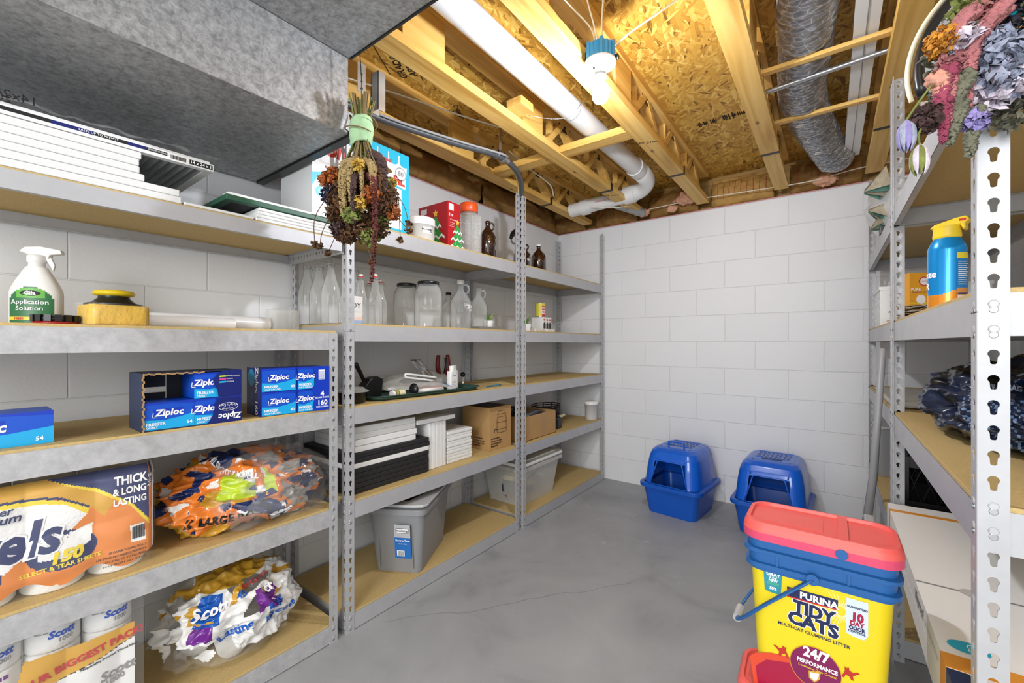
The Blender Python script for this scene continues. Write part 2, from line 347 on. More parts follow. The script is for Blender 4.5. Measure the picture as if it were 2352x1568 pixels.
# ---------------------------------------------------------------- floor trusses
M_DARK = mat('dark steel', '3a3a3a', .4, .7); M_PLATE = mat('nail plate', '2c2a26', .5, .4)
CW = .089
def web(y0, z0, y1, z1, w=.05, th=.034):
    mb = MB(); d = Vector((0, y1-y0, z1-z0)); q = d.to_track_quat('Z', 'X').to_matrix().to_4x4()
    mb.box((0, 0, d.length/2), (th, w, d.length), M_PINE, T(0, y0, z0) @ q)
    return mb
TX = [-1.80, -1.31, -.825, -.315, .175, .665]
TLAB = ['pine floor truss nearest the left block wall', 'pine floor truss between the grey cable bend and the big white pipe', 'pine floor truss that carries the blue lamp box',
        'pine floor truss left of the silver flexible duct', 'pine floor truss right of the white metal channel', 'pine floor truss above the right shelving, hidden ends']
TCOS = [0, 1, 2, 3, 4, 5]
rn = random.Random(5)
for i, x in enumerate(TX):
    t = thing('floor_truss', TLAB[i], 'floor truss', (x+CW/2, 0, 0), 0, 'pine floor trusses under the subfloor')
    y0 = -2.5
    for nm, z0 in (('bottom_chord', ZC), ('top_chord', ZT-.038)):
        mb = MB(); y = y0
        mb.bb((-CW/2, y0, z0), (CW/2, 2.80, z0+.038), M_PINE); mb.bb((-CW/2+.003, 2.803, z0+.001), (CW/2-.002, YB-.06, z0+.038), M_PINE)
        if nm == 'bottom_chord':
            mb.bb((-CW/2-.001, 2.785, z0-.0012), (CW/2+.001, 2.815, z0-.0002), M_PLATE); mb.bb((CW/2, 2.785, z0-.001), (CW/2+.0015, 2.815, z0+.05), M_PLATE)
            if i in (1, 2): mb.text('SPF 2100', .03, STAMP, T(0, 2.25 if i == 2 else 2.9, z0-.0012) @ RZ(20) @ RX(180))
        mb.build(nm, t, .0015)
    zb, zt = ZC+.038, ZT-.038
    for ya, yb in ((-1.5, -1.3), (.99, 1.2), (1.74, 1.92)):
        mb = MB().bb((-.019, ya, zb), (.019, yb, zt), M_PINE)
        mb.build('web', t, .0015, loc=(.02, 0, 0))
    y = 1.99
    while y < 3.3:
        web(y, zb, y+.17, zt).build('web', t); web(y+.21, zt, y+.40, zb).build('web', t); MB().bb((-.018, y+.05, zb-.001), (.018, y+.068, zt), M_PINE).build('web', t)
        mp = MB().bb((.02, y+.13, zt-.035), (.0215, y+.26, zt+.03), M_PLATE); mp.build('nail_plate', t); y += .46
    y = .93
    while y > -.9: web(y, zb, y-.2, zt).build('web', t); web(y-.24, zt, y-.44, zb).build('web', t); y -= .52
def lumber(name, a, b, label, m=M_PINEX, cat='wood block', group=None):
    c = [(p+q)/2 for p, q in zip(a, b)]; mb = MB().box((0, 0, 0), [abs(q-p) for p, q in zip(a, b)], m); return tag(mb.build(name, None, .0015, loc=c), label, cat, group)
lumber('bridging_block', (-1.219, 2.09, 2.278), (-.827, 2.18, 2.316), 'pine bridging board crossing under the big white pipe')
lumber('bridging_block', (-1.709, 2.10, 2.278), (-1.312, 2.19, 2.316), 'pine bridging board between the two leftmost trusses, left of the white pipe')
lumber('lumber_offcut', (-1.225, 1.60, 2.309), (-1.14, 1.70, 2.347), 'short pine offcut resting on a truss left of the white pipe', M_PINE)
lumber('wood_strip', (-.30, 2.02, 2.309), (.24, 2.05, 2.325), 'thin wood strip under the silver duct, the one nearer the camera', group='wood strips under the silver duct')
lumber('wood_strip', (-.30, 2.52, 2.309), (.24, 2.552, 2.325), 'thin wood strip under the silver duct, nearer the end wall', group='wood strips under the silver duct')
lumber('wood_strip', (-.226, 1.26, 2.41), (.175, 1.32, 2.45), 'pine cross piece at the top edge between duct and truss', group=None)
M_EMT = mat('galvanized conduit', 'b8b8b8', .25, .85)
tag(MB().cyl((-.29, 2.20, 2.317), (.25, 2.15, 2.317), .0105, M_EMT).build('conduit_pipe'), 'straight thin steel conduit crossing below the silver duct', 'conduit')

# ---------------------------------------------------------------- insulation at the rim
def kraft(name, c1='b08848'):
    m = mat(name, c1, .75, bump=.9, bscale=14, var=.28, vscale=9); return m
M_KRAFT = kraft('kraft facing'); M_KRAFT2 = kraft('dark kraft facing', '8a6530'); M_WOOL = mat('pink glass wool', 'cf9a7c', .95, bump=1, bscale=40, var=.25, vscale=20)
M_KINK = mat('kraft print', '9a4a2a', .8)
def batt(x0, x1, y, seed, m, lab, ribs=True, z0=2.244, z1=2.46, bulge=.09):
    rn = random.Random(seed); ph = rn.random()*50
    def f(u, v):
        x = x0+(x1-x0)*u; z = z0+(z1-z0)*v
        d = bulge*math.sin(PI*min(1, v*1.05+.05))**.7*math.sin(PI*(u*.96+.02))**.3+.016*noise.noise(Vector((x*18+ph, z*26, seed)))+.012*noise.noise(Vector((x*45, z*50, ph)))
        return (x, y-d, z)
    mb = MB().grid(f, 34, 18, m)
    if ribs:
        for k in range(9):
            u = .12+.76*k/8
            mb.grid(lambda a, v, u=u: Vector(f(u+a*.012, .25+.5*v))+Vector((0, -.0015, 0)), 2, 8, M_KINK)
    mb.grid(lambda a, b: Vector(f(a, .02*b))+Vector((0, b*.0, 0)), 8, 2, m)
    return tag(mb.build('insulation_batt', None, solid=.004), lab, 'insulation', 'kraft faced insulation in the rim bays')
batt(-.735, -.32, 3.60, 2, M_KRAFT, 'clean tan kraft insulation batt in the end wall bay left of the duct')
batt(-1.22, -.83, 3.60, 5, M_KRAFT2, 'crumpled kraft insulation behind the white pipe elbow', False)
batt(-.225, .17, 3.60, 7, M_KRAFT2, 'dark kraft insulation batt under the foot of the silver duct')
batt(-1.71, -1.32, 3.60, 9, M_KRAFT2, 'crumpled kraft insulation at the left corner of the end wall', True)
batt(-2.2, -1.81, 3.60, 12, M_KRAFT2, 'torn kraft insulation in the far left corner', False, 2.244, 2.42, .11)
batt(.265, .66, 3.60, 14, M_KRAFT, 'kraft insulation batt behind the right shelving top')
def battL(y0, y1, seed, lab, m):
    ph = seed*3.3
    def f(u, v):
        y = y0+(y1-y0)*u; z = 2.242+.21*v
        d = .10*math.sin(PI*min(1, v*.9+.12))**.6*(.6+.4*math.sin(PI*u))+.03*noise.noise(Vector((y*9+ph, z*14, seed)))+.014*noise.noise(Vector((y*35, z*40, ph)))
        return (XL-.06+d, y, z)
    return tag(MB().grid(f, 44, 16, m).build('insulation_batt', None, solid=.004), lab, 'insulation', 'sagging kraft insulation along the left wall')
battL(1.0, 1.66, 1, 'sagging kraft insulation above the left wall behind the fibre fill box', M_KRAFT)
battL(1.68, 2.42, 2, 'sagging kraft insulation above the left wall behind the red boxes', M_KRAFT2)
battL(2.44, 3.5, 4, 'sagging kraft insulation above the left wall beside the corner', M_KRAFT2)
def tuft(c, r, seed, lab):
    mb = MB()
    def f(u, v):
        th = 2*PI*u; p = PI*v; d = Vector((math.sin(p)*math.cos(th), math.sin(p)*math.sin(th)*.7, math.cos(p)*.55))
        return d*r*(1+.45*noise.noise(d*2.3+Vector((seed, 0, 0)))+.2*noise.noise(d*7))
    mb.grid(f, 30, 16, M_WOOL, wrap=True)
    return tag(mb.build('insulation_tuft', None, loc=c), lab, 'insulation', None)
tuft((-.90, 3.47, 2.33), .085, 3, 'pink glass wool tuft right of the white pipe elbow')
tuft((-1.23, 3.46, 2.275), .05, 8, 'pink glass wool tuft at the end of a truss, below the pipe elbow')
tuft((-.02, 3.47, 2.27), .06, 11, 'pink glass wool tuft beside the foot of the silver duct')
tuft((-1.0, 3.46, 2.265), .045, 21, 'small pink glass wool tuft on top of the end wall')
mb = MB(); rn = random.Random(2)
for k in range(9): a = Vector((.0+rn.uniform(-.02, .02), 1.21+rn.uniform(-.02, .02), 2.42)); mb.tube(spline([a, a+Vector((rn.uniform(-.02, .02), .01, -.05)), a+Vector((rn.uniform(-.03, .01), .0, -.10-.05*rn.random()))], 4), lambda t: .009*(1-t)+.001, mat('yellow glass wool', 'dcc078', .95), 5)
tag(mb.build('insulation_scrap', None, loc=(-.13, 0, 0)), 'yellow wool scrap hanging beside the silver duct at the top edge', 'insulation')

# ---------------------------------------------------------------- shelving units
PITCH = .04
def keyhole():
    p = []; r = .0068
    for i in range(11): a = R(-50+280*i/10); p.append((r*math.cos(a), .004+r*math.sin(a)))
    p += [(-.0038, -.0105), (-.002, -.0125), (.002, -.0125), (.0038, -.0105)]
    return p
_o = [(-.0175, -PITCH/2), (.0175, -PITCH/2), (.0175, PITCH/2), (-.0175, PITCH/2)]
_k = keyhole(); _all = _o+_k
_tri = tessellate_polygon([[Vector((x, y, 0)) for x, y in _o], [Vector((x, y, 0)) for x, y in _k[::-1]]])
_idx = list(range(4))+[4+len(_k)-1-i for i in range(len(_k))]
CELL = [tuple(_idx[i] for i in t) for t in _tri]
def post(parent, x, y, sx, sy, h, solid_at=(), z0=0.):
    """steel angle post, corner at x,y; legs run toward sx, sy; real keyholes punched in both legs; holes taken up by rivets at solid_at"""
    mb = MB(); n = int(round((h-z0)/PITCH))
    for k in range(n):
        z = z0+(k+.5)*PITCH
        fill = any(abs(z-q) < .042 for q in solid_at)
        for leg in (0, 1):
            P = [((.0175+u)*sx, 0, z+v) if leg else (0, (.0175+u)*sy, z+v) for u, v in _all]
            if fill:
                mb.add(P[:4], [(0, 1, 2, 3)], M_STEEL)
                c = Vector((.0175*sx, 0, z)) if leg else Vector((0, .0175*sy, z)); nn = Vector((0, -sy, 0)) if leg else Vector((-sx, 0, 0))
                for dz, s_ in ((.003, 1), (-.006, .85)):
                    cc = c+Vector((0, 0, dz)); mb.cyl(cc, cc+nn*.0016*(1.5-s_*.5), .0062*s_, M_EMT if dz < 0 else M_STEEL, .005*s_, 10)
            else: mb.add(P, CELL, M_STEEL)
    mb.add([(0, 0, 1.25), (0, .035*sy, 1.25), (0, .035*sy, 1.2515), (0, 0, 1.2515)], [(0, 1, 2, 3)], M_DARK) if h > 1.3 and z0 < 1 else 0
    return mb.build('post', parent, loc=(x, y, 0), solid=.0016)
def beamY(parent, x, s, y0, y1, top, hh=.068, m=None):
    m = m or M_STEEL; mb = MB(); yc = (y0+y1)/2; L = (y1-y0)/2-.001
    mb.bb((-.0008, -L, -hh), (.0008, L, 0), m); mb.bb((0, -L, -hh), (s*.016, L, -hh+.0016), m); mb.bb((0, -L, -.0105), (s*.02, L, -.009), m); mb.bb((s*.0, -L, -.0016), (s*.004, L, 0), m)
    return mb.build('beam', parent, loc=(x+s*.0025, yc, top))
def beamX(parent, y, s, x0, x1, top, hh=.068, holes=False):
    mb = MB(); xc = (x0+x1)/2; L = abs(x1-x0)/2-.003
    if holes:
        n = int(2*L/.024); w = 2*L/n
        for k in range(n):
            cx = -L+(k+.5)*w; hl = [(cx+.0045*math.cos(a), -hh/2+.007*math.sin(a)) for a in [2*PI*i/8 for i in range(8)]]; ou = [(cx-w/2, -hh), (cx+w/2, -hh), (cx+w/2, 0), (cx-w/2, 0)]
            P = ou+hl; tt = tessellate_polygon([[Vector((a, b, 0)) for a, b in ou], [Vector((a, b, 0)) for a, b in hl]])
            mb.add([(a, 0, b) for a, b in P], [tuple(t) for t in tt], M_STEEL)
    else: mb.bb((-L, -.0008, -hh), (L, .0008, 0), M_STEEL)
    mb.bb((-L, 0, -hh), (L, s*.016, -hh+.0016), M_STEEL); mb.bb((-L, 0, -.0105), (L, s*.02, -.009), M_STEEL)
    return mb.build('beam', parent, loc=(xc, y+s*.0025, top))
def board(parent, x0, x1, y0, y1, top):
    mb = MB().box((0, 0, 0), (abs(x1-x0)-.008, y1-y0-.008, .016), M_BOARD)
    return mb.build('shelf_board', parent, .001, loc=((x0+x1)/2, (y0+y1)/2, top))
def unit(label, xf, xb, y0, y1, tops, H, group, hn=None, posts=None, worn=None, holes_near=()):
    u = thing('shelving_unit', label, 'shelving unit', ((xf+xb)/2, (y0+y1)/2, 0), 0, group)
    u.location = (0, 0, 0); s = -1 if xb < xf else 1
    so = [t-.034 for t in tops]
    for (x, y, sx, sy, hh) in posts or [(xf, y0, s, 1, H), (xf, y1, s, -1, H), (xb, y0, -s, 1, H), (xb, y1, -s, -1, H)]:
        post(u, x, y, sx, sy, hh, [q for q in so if q < hh])
    for t in tops:
        beamY(u, xf, s, y0, y1, t, m=worn if worn and t < 1.4 else None); beamY(u, xb, -s, y0, y1, t)
        beamX(u, y0, 1, xf, xb, t); beamX(u, y1, -1, xf, xb, t); board(u, xf, xb, y0, y1, t)
    return u
XF, XBK = -1.598, -2.06
TL = [.072, .536, .929, 1.277, 1.711]
unit('grey steel shelving unit in the middle, with glass bottles and the grey tote', XF, XBK, 1.003, 2.222, TL, 2.18, 'grey boltless shelving units along the left wall')
unit('grey steel shelving unit at the far left corner, with the clear tote', XF, XBK, 2.262, 3.482, TL, 2.18, 'grey boltless shelving units along the left wall')
uL = unit('grey steel shelving unit nearest the camera on the left, with paper towels', XF, XBK, -.30, .962, [.072, .537, .932, 1.244], 1.25, 'grey boltless shelving units along the left wall', worn=M_WORN)
for ch in [o for o in bpy.data.objects if o.parent == uL]: pass
# its upper shelf bolts on to the posts of the next unit
beamY(uL, XF, -1, -.30, .985, 1.625, .048); beamY(uL, XBK, 1, -.30, .985, 1.625, .048); beamX(uL, .995, -1, XF, XBK, 1.625, .055, True); board(uL, XF, XBK, -.30, .975, 1.622)
for x, sx in ((XF, -1), (XBK, 1)): post(uL, x, -.30, sx, 1, 2.18, (1.6,), 1.25)
# right side
XRF, XRB = .19, .65
TR = [.48, .936, 1.280, 1.711]
unit('grey steel shelving unit at the right edge, with the blue aerosol can', XRF, XRB, .997, 2.165, TR, 2.2, 'grey boltless shelving units on the right')
unit('grey steel shelving unit on the right next to the end wall, with the black crates', XRF, XRB, 2.195, 3.41, [.072, .48, .936, 1.280, 1.711], 2.2, 'grey boltless shelving units on the right')
# ---------------------------------------------------------------- inks and plastics
NAVY = mat('navy ink', '14265f', .35); ORANGE = mat('orange ink', 'e08432', .35); GOLD = mat('golden ink', 'd2a02e', .35); YEL = mat('yellow ink', 'ecd22c', .4)
ZB = mat('deep blue carton', '0b4fc4', .35); ZL = mat('light blue carton', '17a5df', .35); ZD = mat('dark blue carton', '10206a', .35); ZM = mat('mid blue carton', '0a37b5', .35)
PURP = mat('purple ink', '7a2a94', .4); RED = mat('red ink', 'c3242c', .4); GREY = mat('grey ink', '8a8a8a', .5); LIME = mat('lime ink', 'b6cf2c', .4); TEAL = mat('teal ink', '2ab0cf', .4)
PAPER = mat('white paper', 'ececea', .8, bump=.25, bscale=90); CANV = mat('white canvas', 'e4e4e2', .8, bump=.3, bscale=400); CANVB = mat('black canvas', '1d1d1f', .6, bump=.3, bscale=300)
FILM = mat('clear film', 'f4f4f4', .1, alpha=.07, spec=1); CARD = mat('brown cardboard', 'b08a58', .8, var=.08, vscale=12)
def clear_mat(name, col='f6fafa', a0=.13, a1=.8, rough=.04, edge=None):
    m = mat(name, col, rough, spec=.8); n, l = nt(m); w = n.new('ShaderNodeLayerWeight'); w.inputs[0].default_value = .35
    r = n.new('ShaderNodeMapRange'); r.inputs[3].default_value = a0; r.inputs[4].default_value = a1; l.new(w.outputs['Facing'], r.inputs[0]); l.new(r.outputs[0], n['Principled BSDF'].inputs['Alpha'])
    if edge: q = ramp(n, [(.35, col), (.8, edge)]); l.new(w.outputs['Facing'], q.inputs[0]); l.new(q.outputs[0], n['Principled BSDF'].inputs['Base Color'])
    return m
GLASS = clear_mat('clear bottle glass', 'd6dad8', .13, .85, edge='4c5452'); BROWNG = mat('brown bottle glass', '2a130a', .06, spec=.8, coat=.6); CLEARP = clear_mat('clear plastic', 'e6e6e0', .22, .6, .2)
# ---------------------------------------------------------------- left unit, upper shelf: canvases, filters
def canvas(label, y0, y1, z, th, m=None, xf=XF, d=.4, group=None, name='canvas_panel', skew=0.):
    mb = MB().box((0, 0, 0), (d, y1-y0, th), m or CANV); o = mb.build(name, None, min(.003, th*.3), loc=(xf-d/2-.002, (y0+y1)/2, z+th/2)); o.rotation_euler.z = R(skew)
    return tag(o, label, 'canvas', group)
Z0 = 1.6305
ordn = ['lowest', 'second from bottom', 'third from bottom', 'fourth from bottom', 'fifth from bottom', 'topmost']
for i, (ye, sk) in enumerate([(.446, 0), (.441, 0), (.357, .5), (.346, -.4), (.345, .3), (.350, 0)]):
    canvas('white canvas in the big stack below the furnace filters, %s' % ordn[i], -.12, ye, Z0+i*.0207, .0200, group='white canvases below the furnace filters', skew=sk*.0)
M_FILT = mat('filter fabric', '9c9ea0', .9, bump=.3, bscale=80)
def filt(label, z, y0, y1, x, mark):
    t = thing('furnace_filter', label, 'air filter', (x-.18, (y0+y1)/2, z), 0, 'furnace filters on the upper shelf'); L = y1-y0; mb = MB()
    for s in (-1, 1): mb.bb((s*.18-s*.022, -L/2, 0), (s*.18, L/2, .022), WHITE); mb.bb((-.16, s*L/2-s*.022, 0), (.16, s*L/2, .022), WHITE)
    if mark:
        Fm = faceX(.1806, 0, .011)
        mb.flat([(-L/2, -.002), (L/2-.12, -.002), (L/2-.12, .0075), (-L/2, .0075)], INK, Fm); mb.flat([(-L/2+.25, -.002), (-L/2+.33, -.002), (-L/2+.33, .0075), (-L/2+.25, .0075)], ZD, Fm, .0003); mb.flat([(L/2-.21, -.002), (L/2-.17, -.002), (L/2-.17, .0075), (L/2-.21, .0075)], ZD, Fm, .0003)
        mb.text('LASTS UP TO 90 DAYS', .008, WINK, Fm @ T(L/2-.27, .0028, .0006)); mb.text('SIZED FOR 20x20x1', .006, WINK, Fm @ T(L/2-.14, .0028, .0006))
        for k in range(14): mb.flat([(L/2-.112+k*.0028, -.006), (L/2-.1108+k*.0028+(k % 3)*.0004, -.006), (L/2-.1108+k*.0028+(k % 3)*.0004, .006), (L/2-.112+k*.0028, .006)], INK, Fm, .0003)
        mb.flat([(L/2-.065, -.007), (L/2-.003, -.007), (L/2-.003, .007), (L/2-.065, .007)], INK, Fm, .0003); mb.text('14 x 24 x 1', .0125, WINK, Fm @ T(L/2-.034, 0, .0007), bold=.02)
    mb.build('frame', t)
    pl = MB(); n = 26
    for k in range(n):
        y = -L/2+.022+(L-.044)*k/n; w = (L-.044)/n
        pl.add([(-.16, y, .003), (.16, y, .003), (.16, y+w/2, .019), (-.16, y+w/2, .019), (-.16, y+w, .003), (.16, y+w, .003)], [(0, 1, 2, 3), (3, 2, 5, 4)], M_FILT)
    pl.build('pleated_media', t)
filt('pleated furnace filter with black and blue printed edge, marked 14 x 24 x 1', Z0+6*.0207+.001, -.08, .53, XF-.002, True)
filt('plain furnace filter under the wrinkled clear film, on the printed one', Z0+6*.0207+.0245, -.05, .535, XF-.05, False)
mb = MB()
def fl(u, v):
    y = -.1+.66*u; a = PI*(v*.9+.05); w = .20+.01*math.sin(u*9); h = .050*(.55+.45*math.sin(u*14)**2*.5)*(1 if u < .8 else 1.5-.6*u)
    return (XF-.24+w*math.cos(a)+.012*noise.noise(Vector((y*20, v*7, 1))), y+.014*noise.noise(Vector((y*22, v*9, 4))), Z0+.174+abs(math.sin(a))*h+.014*noise.noise(Vector((y*25, v*12, 9))))
mb.grid(fl, 60, 24, mat('wrinkled wrap', 'dcdcdc', .2, alpha=.28, spec=1)); mb.text('14x24x1', .03, BLACK, faceX(XF-.045, .1, Z0+.190) @ RY(180)); mb.text('20x30x1', .028, BLACK, faceX(XF-.040, .06, Z0+.176) @ RY(180))
tag(mb.build('plastic_film', None, loc=(0, 0, .001)), 'wrinkled clear plastic film draped over the furnace filters', 'plastic film')
for i in range(4): canvas('thin white panel left of the hanging bouquet, %s of the four' % ('bottom', 'second from bottom', 'third from bottom', 'top')[i], .658+.003*i, .945, Z0+i*.0118, .0112, group='thin white panels beside the bouquet', d=.34)
canvas('single thin white panel between the big canvas stack and the thin white ones', .452, .652, Z0, .009, d=.3)
tg = thing('framed_board', 'black board with a dark green frame edge lying on thin white panels', 'board', (XF-.2, .765, Z0+.049), 0)
MB().box((0, 0, .009), (.34, .37, .014), CANVB).build('panel', tg, .001)
mb = MB(); GRN = mat('dark green paint', '2c5a44', .45, var=.15, vscale=30)
for s in (-1, 1): mb.bb((s*.2-s*.028, -.2, 0), (s*.2, .2, .018), GRN); mb.bb((-.172, s*.2-s*.028, 0), (.172, s*.2, .018), GRN)
mb.build('frame', tg, .002)
tag(MB().box((0, 0, 0), (.05, .29, .013), WHITE).build('thin_plank', None, .003, loc=(XF-.05, .725, Z0+.0765)), 'white slat lying on top of the dark green frame', 'slat')

# ---------------------------------------------------------------- left unit, second shelf
ZS = 1.2525
def bottle_at(px, X): p = at(px, 789, 0, X); return p.x, p.y
x, y = bottle_at(85, -1.86)
t = thing('spray_bottle', 'white trigger spray bottle with a green label, on the left shelf by the wall', 'spray bottle', (x, y, ZS), 62)
WPL = mat('white plastic', 'e9e9e7', .35); GL = mat('green label', '1c6b35', .4); GLL = mat('light green label', '5fae3a', .4)
def sb(u, v):
    a = 2*PI*u; z = .17*v; w = .056 if v < .55 else .056-.034*((v-.55)/.45)**1.3; d = .034 if v < .6 else .034-.014*((v-.6)/.4)
    return (w*(abs(math.cos(a))**.8)*(1 if math.cos(a) > 0 else -1), d*(abs(math.sin(a))**.8)*(1 if math.sin(a) > 0 else -1), z)
mb = MB().grid(sb, 32, 20, WPL, wrap=True)
lab = lambda x, y, o=.0: Vector((x, -.0345*math.sqrt(max(0, 1-(x/.062)**2))-.0012-o, y))
mb.printed(lambda u, v: lab(-.046+.092*u, .006+.104*v), 24, 24, lambda u, v: (YEL if v < .18 and u < .6 and v > .08 else GL if not (abs(u-.5) < .33 and v > .7 and v < .97) else GLL) if v < .55+.45*math.sqrt(max(0, 1-(2*u-1)**2)) else None)
E1 = lambda q: lab(q.x, q.y, .0006); E2 = lambda q: lab(q.x, q.y, .0011)
mb.flat(ell(0, .092, .022, .008), INK, E1); mb.text('Gila', .015, WINK, lambda q: lab(q.x, q.y+.092, .0012), bold=.03)
for i, (s_, q_) in enumerate((('Application', .0175), ('Solution', .0175))): mb.text(s_, q_, WINK, lambda q, i=i: lab(q.x-.002, q.y+.066-.018*i, .0009), bold=.01)
mb.text('FREE!', .009, RED, lambda q: lab(q.x-.024, q.y+.019, .0009), bold=.03)
mb.build('bottle', t)
MB().lathe([(.019, .168), (.017, .182), (.021, .186), (.021, .202), (.017, .206)], WPL).build('collar', t)
mb = MB().prism([(-.035, .214), (-.022, .228), (.01, .232), (.055, .224), (.058, .212), (.032, .208), (.028, .196), (.018, .205), (-.01, .204)], .022, WPL, RX(90) @ T(0, 0, -.011)); mb.build('trigger_head', t, .003)
MB().prism([(.018, .206), (.030, .206), (.040, .178), (.036, .160), (.030, .176), (.022, .190)], .010, WPL, RX(90) @ T(0, 0, -.005)).build('trigger', t, .002)
x, y = bottle_at(128, -1.74)
t = thing('blade_roll', 'black toothed ring lying on a red ring, beside the green labelled spray bottle', 'tape roll', (x, y, ZS))
MB().lathe([(.040, 0), (.046, .002), (.046, .008), (.040, .010)], mat('red plastic', 'a11818', .3)).build('red_ring', t)
mb = MB()
for k in range(14): mb.box((.043, 0, .018), (.010, .014, .018), BLACK, RZ(k*360/14))
mb.lathe([(.034, .010), (.044, .010), (.044, .022), (.034, .024)], BLACK); mb.build('toothed_ring', t)
x, y = bottle_at(262, -1.73)
t = thing('sanding_pad', 'yellow foam pads in clear wrap with a round black and yellow hand sander on top', 'sanding pad', (x, y, ZS), 4)
FOAM = mat('yellow foam', 'e3b83c', .8, bump=.5, bscale=60, var=.15, vscale=25); YP = mat('yellow plastic', 'd8bb1c', .35)
MB().rbox((0, 0, .031), (.13, .14, .06), .02, FOAM).build('foam_block', t, .006)
mb = MB()
def w(u, v):
    a = 2*PI*u; r = rrect(1, 1, .3, 8); q = r[int(u*len(r)) % len(r)]; return (q[0]*.152+.006*noise.noise(Vector((u*30, v*6, 1))), q[1]*.158+.006*noise.noise(Vector((u*30, v*7, 5))), .002+.063*v)
mb.grid(w, 48, 6, FILM, wrap=True); mb.build('clear_wrap', t)
MB().lathe([(.066, .062), (.066, .066), (.050, .070), (.036, .084), (.036, .090)], BLACK).build('backing_pad', t)
MB().lathe([(.036, .089), (.046, .092), (.049, .098), (.045, .105), (.025, .108), (0.0001, .1085)], YP, cap=False).build('palm_grip', t)
TUBE = mat('frosted tube', 'e6e6e6', .25)
for i, (X, ya, yb, r, lb) in enumerate([(-1.975, .30, .86, .031, 'long white film roll against the wall behind the yellow sanding pad'), (-1.905, .36, .70, .024, 'shorter white film roll in front of the long one')]):
    tag(MB().cyl((0, 0, 0), (0, yb-ya, 0), r, TUBE, n=24).cyl((0, -.001, 0), (0, -.002, 0), r*.6, GREY).build('film_roll', None, loc=(X, ya, ZS+r)), lb, 'film roll')
MB2 = MB().rbox((0, 0, .05), (.09, .12, .10), .02, CLEARP)
tag(MB2.build('clear_sleeve', None, loc=(-1.99, .93, ZS)), 'clear plastic sleeve standing at the end of the film rolls', 'plastic sleeve')

# ---------------------------------------------------------------- left unit, third shelf: freezer bag cartons
ZZ = .9405
def zcarton(name, label, cat, y0, y1, z0, h, d, X, base, deco, group=None):
    mb = MB().box((0, 0, h/2), (d, y1-y0, h), base); deco(mb, faceX(d/2+.0006, 0, h/2), (y1-y0), h)
    o = mb.build(name, None, loc=(X-d/2, (y0+y1)/2, z0)); return tag(o, label, cat, group)
def zdeco(sub1, sub2, n, big=.36, lx=0., cut=False):
    def f(mb, F, w, h):
        mb.flat([(-w/2, -h/2), (w/2, -h/2), (w/2, h*.02), (w*.2, -h*.10), (-w*.1, -h*.17), (-w/2, -h*.12)], ZL, F, .0002); mb.flat([(-w/2, h/2), (-w/2, h*.40), (w*.1, h*.44), (w/2, h*.38), (w/2, h/2)], ZM, F, .0002)
        s = h*big
        mb.add([(lx-s*1.5, -s*.05, 0), (lx+s*1.0, s*.02, 0), (lx+s*1.25, s*.75, 0), (lx-s*1.45, s*.75, 0)], [(0, 1, 2, 3)], ZM, False, F @ T(0, 0, .0003))
        mb.text('Ziploc', s, WINK, F @ T(lx, h*.10, .0008), bold=.035, shear=.15)
        for a, b in (((-1.45, .1), (-1.5, -.45)), ((-1.5, -.45), (-1.1, -.48))):
            q = Vector((b[0]-a[0], b[1]-a[1])).normalized()*.0; mb.tube([F @ Vector((lx+a[0]*s, h*.1+a[1]*s, .001)), F @ Vector((lx+b[0]*s, h*.1+b[1]*s, .001))], .0011, WINK, 4)
        mb.text(sub1, h*.15, WINK, F @ T(-w*.44, -h*.30, .0008), 'LEFT', .02); mb.text(sub2, h*.10, WINK, F @ T(-w*.44, -h*.42, .0008), 'LEFT', .02)
        if n: mb.text(n, h*.17, WINK, F @ T(w*.40, -h*.33, .0008), bold=.02)
    return f
def left_deco(mb, F, w, h):
    zdeco('CONGELAR', 'MEDIO DE GALON', '54', .40, .0)(mb, F, w, h)
    for k in range(12): mb.box((.0, w*.1+k*.003, h/2+.0005), (.018, .0012, .0004), INK)
    mb.box((-.0, w*.16, h/2+.0003), (.05, .08, .0003), mat('pale carton top', 'c8ccd2', .5))
zcarton('freezer_bag_box', 'blue freezer bag box at the left edge, alone on its shelf, with silvery top', 'box', -.07, .180, ZZ, .084, .12, -1.645, ZB, left_deco)
# open outer carton with bag boxes inside
t = thing('display_carton', 'torn open dark blue outer carton holding three freezer bag boxes', 'carton', (-1.604, .482, ZZ), 0.)
CI = mat('dark carton inside', '24262c', .8); CO = mat('dark carton print', '22304e', .5)
mb = MB(); w_, h_, d_ = .262, .172, .135
mb.box((-d_/2, 0, .0012), (d_, w_, .0024), CO); mb.box((-d_/2, 0, h_-.0012), (d_, w_, .0024), CO)
mb.box((-d_/2, -w_/2+.0012, h_/2), (d_, .0024, h_), CO); mb.box((-d_/2, w_/2-.0012, h_/2), (d_, .0024, h_), CO)
mb.box((-d_+.001, w_*.17, h_/2), (.002, w_*.64, h_), CI); mb.box((-d_+.001, -w_*.33, h_*.85), (.002, w_*.34, h_*.3), CI); mb.box((-d_+.001, -w_*.33, h_*.3), (.002, w_*.34, h_*.6), CI)
for k in range(24):   # torn edges of the cut window
    zz_ = h_*(k/24); mb.box((.0005, -w_/2+.0035+.002*math.sin(k*2.3), zz_+.003), (.001, .004, .0074), CARD)
    mb.box((.0005, -w_/2+.01+k*.0062, h_-.0035+.0015*math.sin(k*1.7)), (.001, .0063, .004), CARD)
mb.build('shell', t)
F = faceX(.0012, 0, 0)
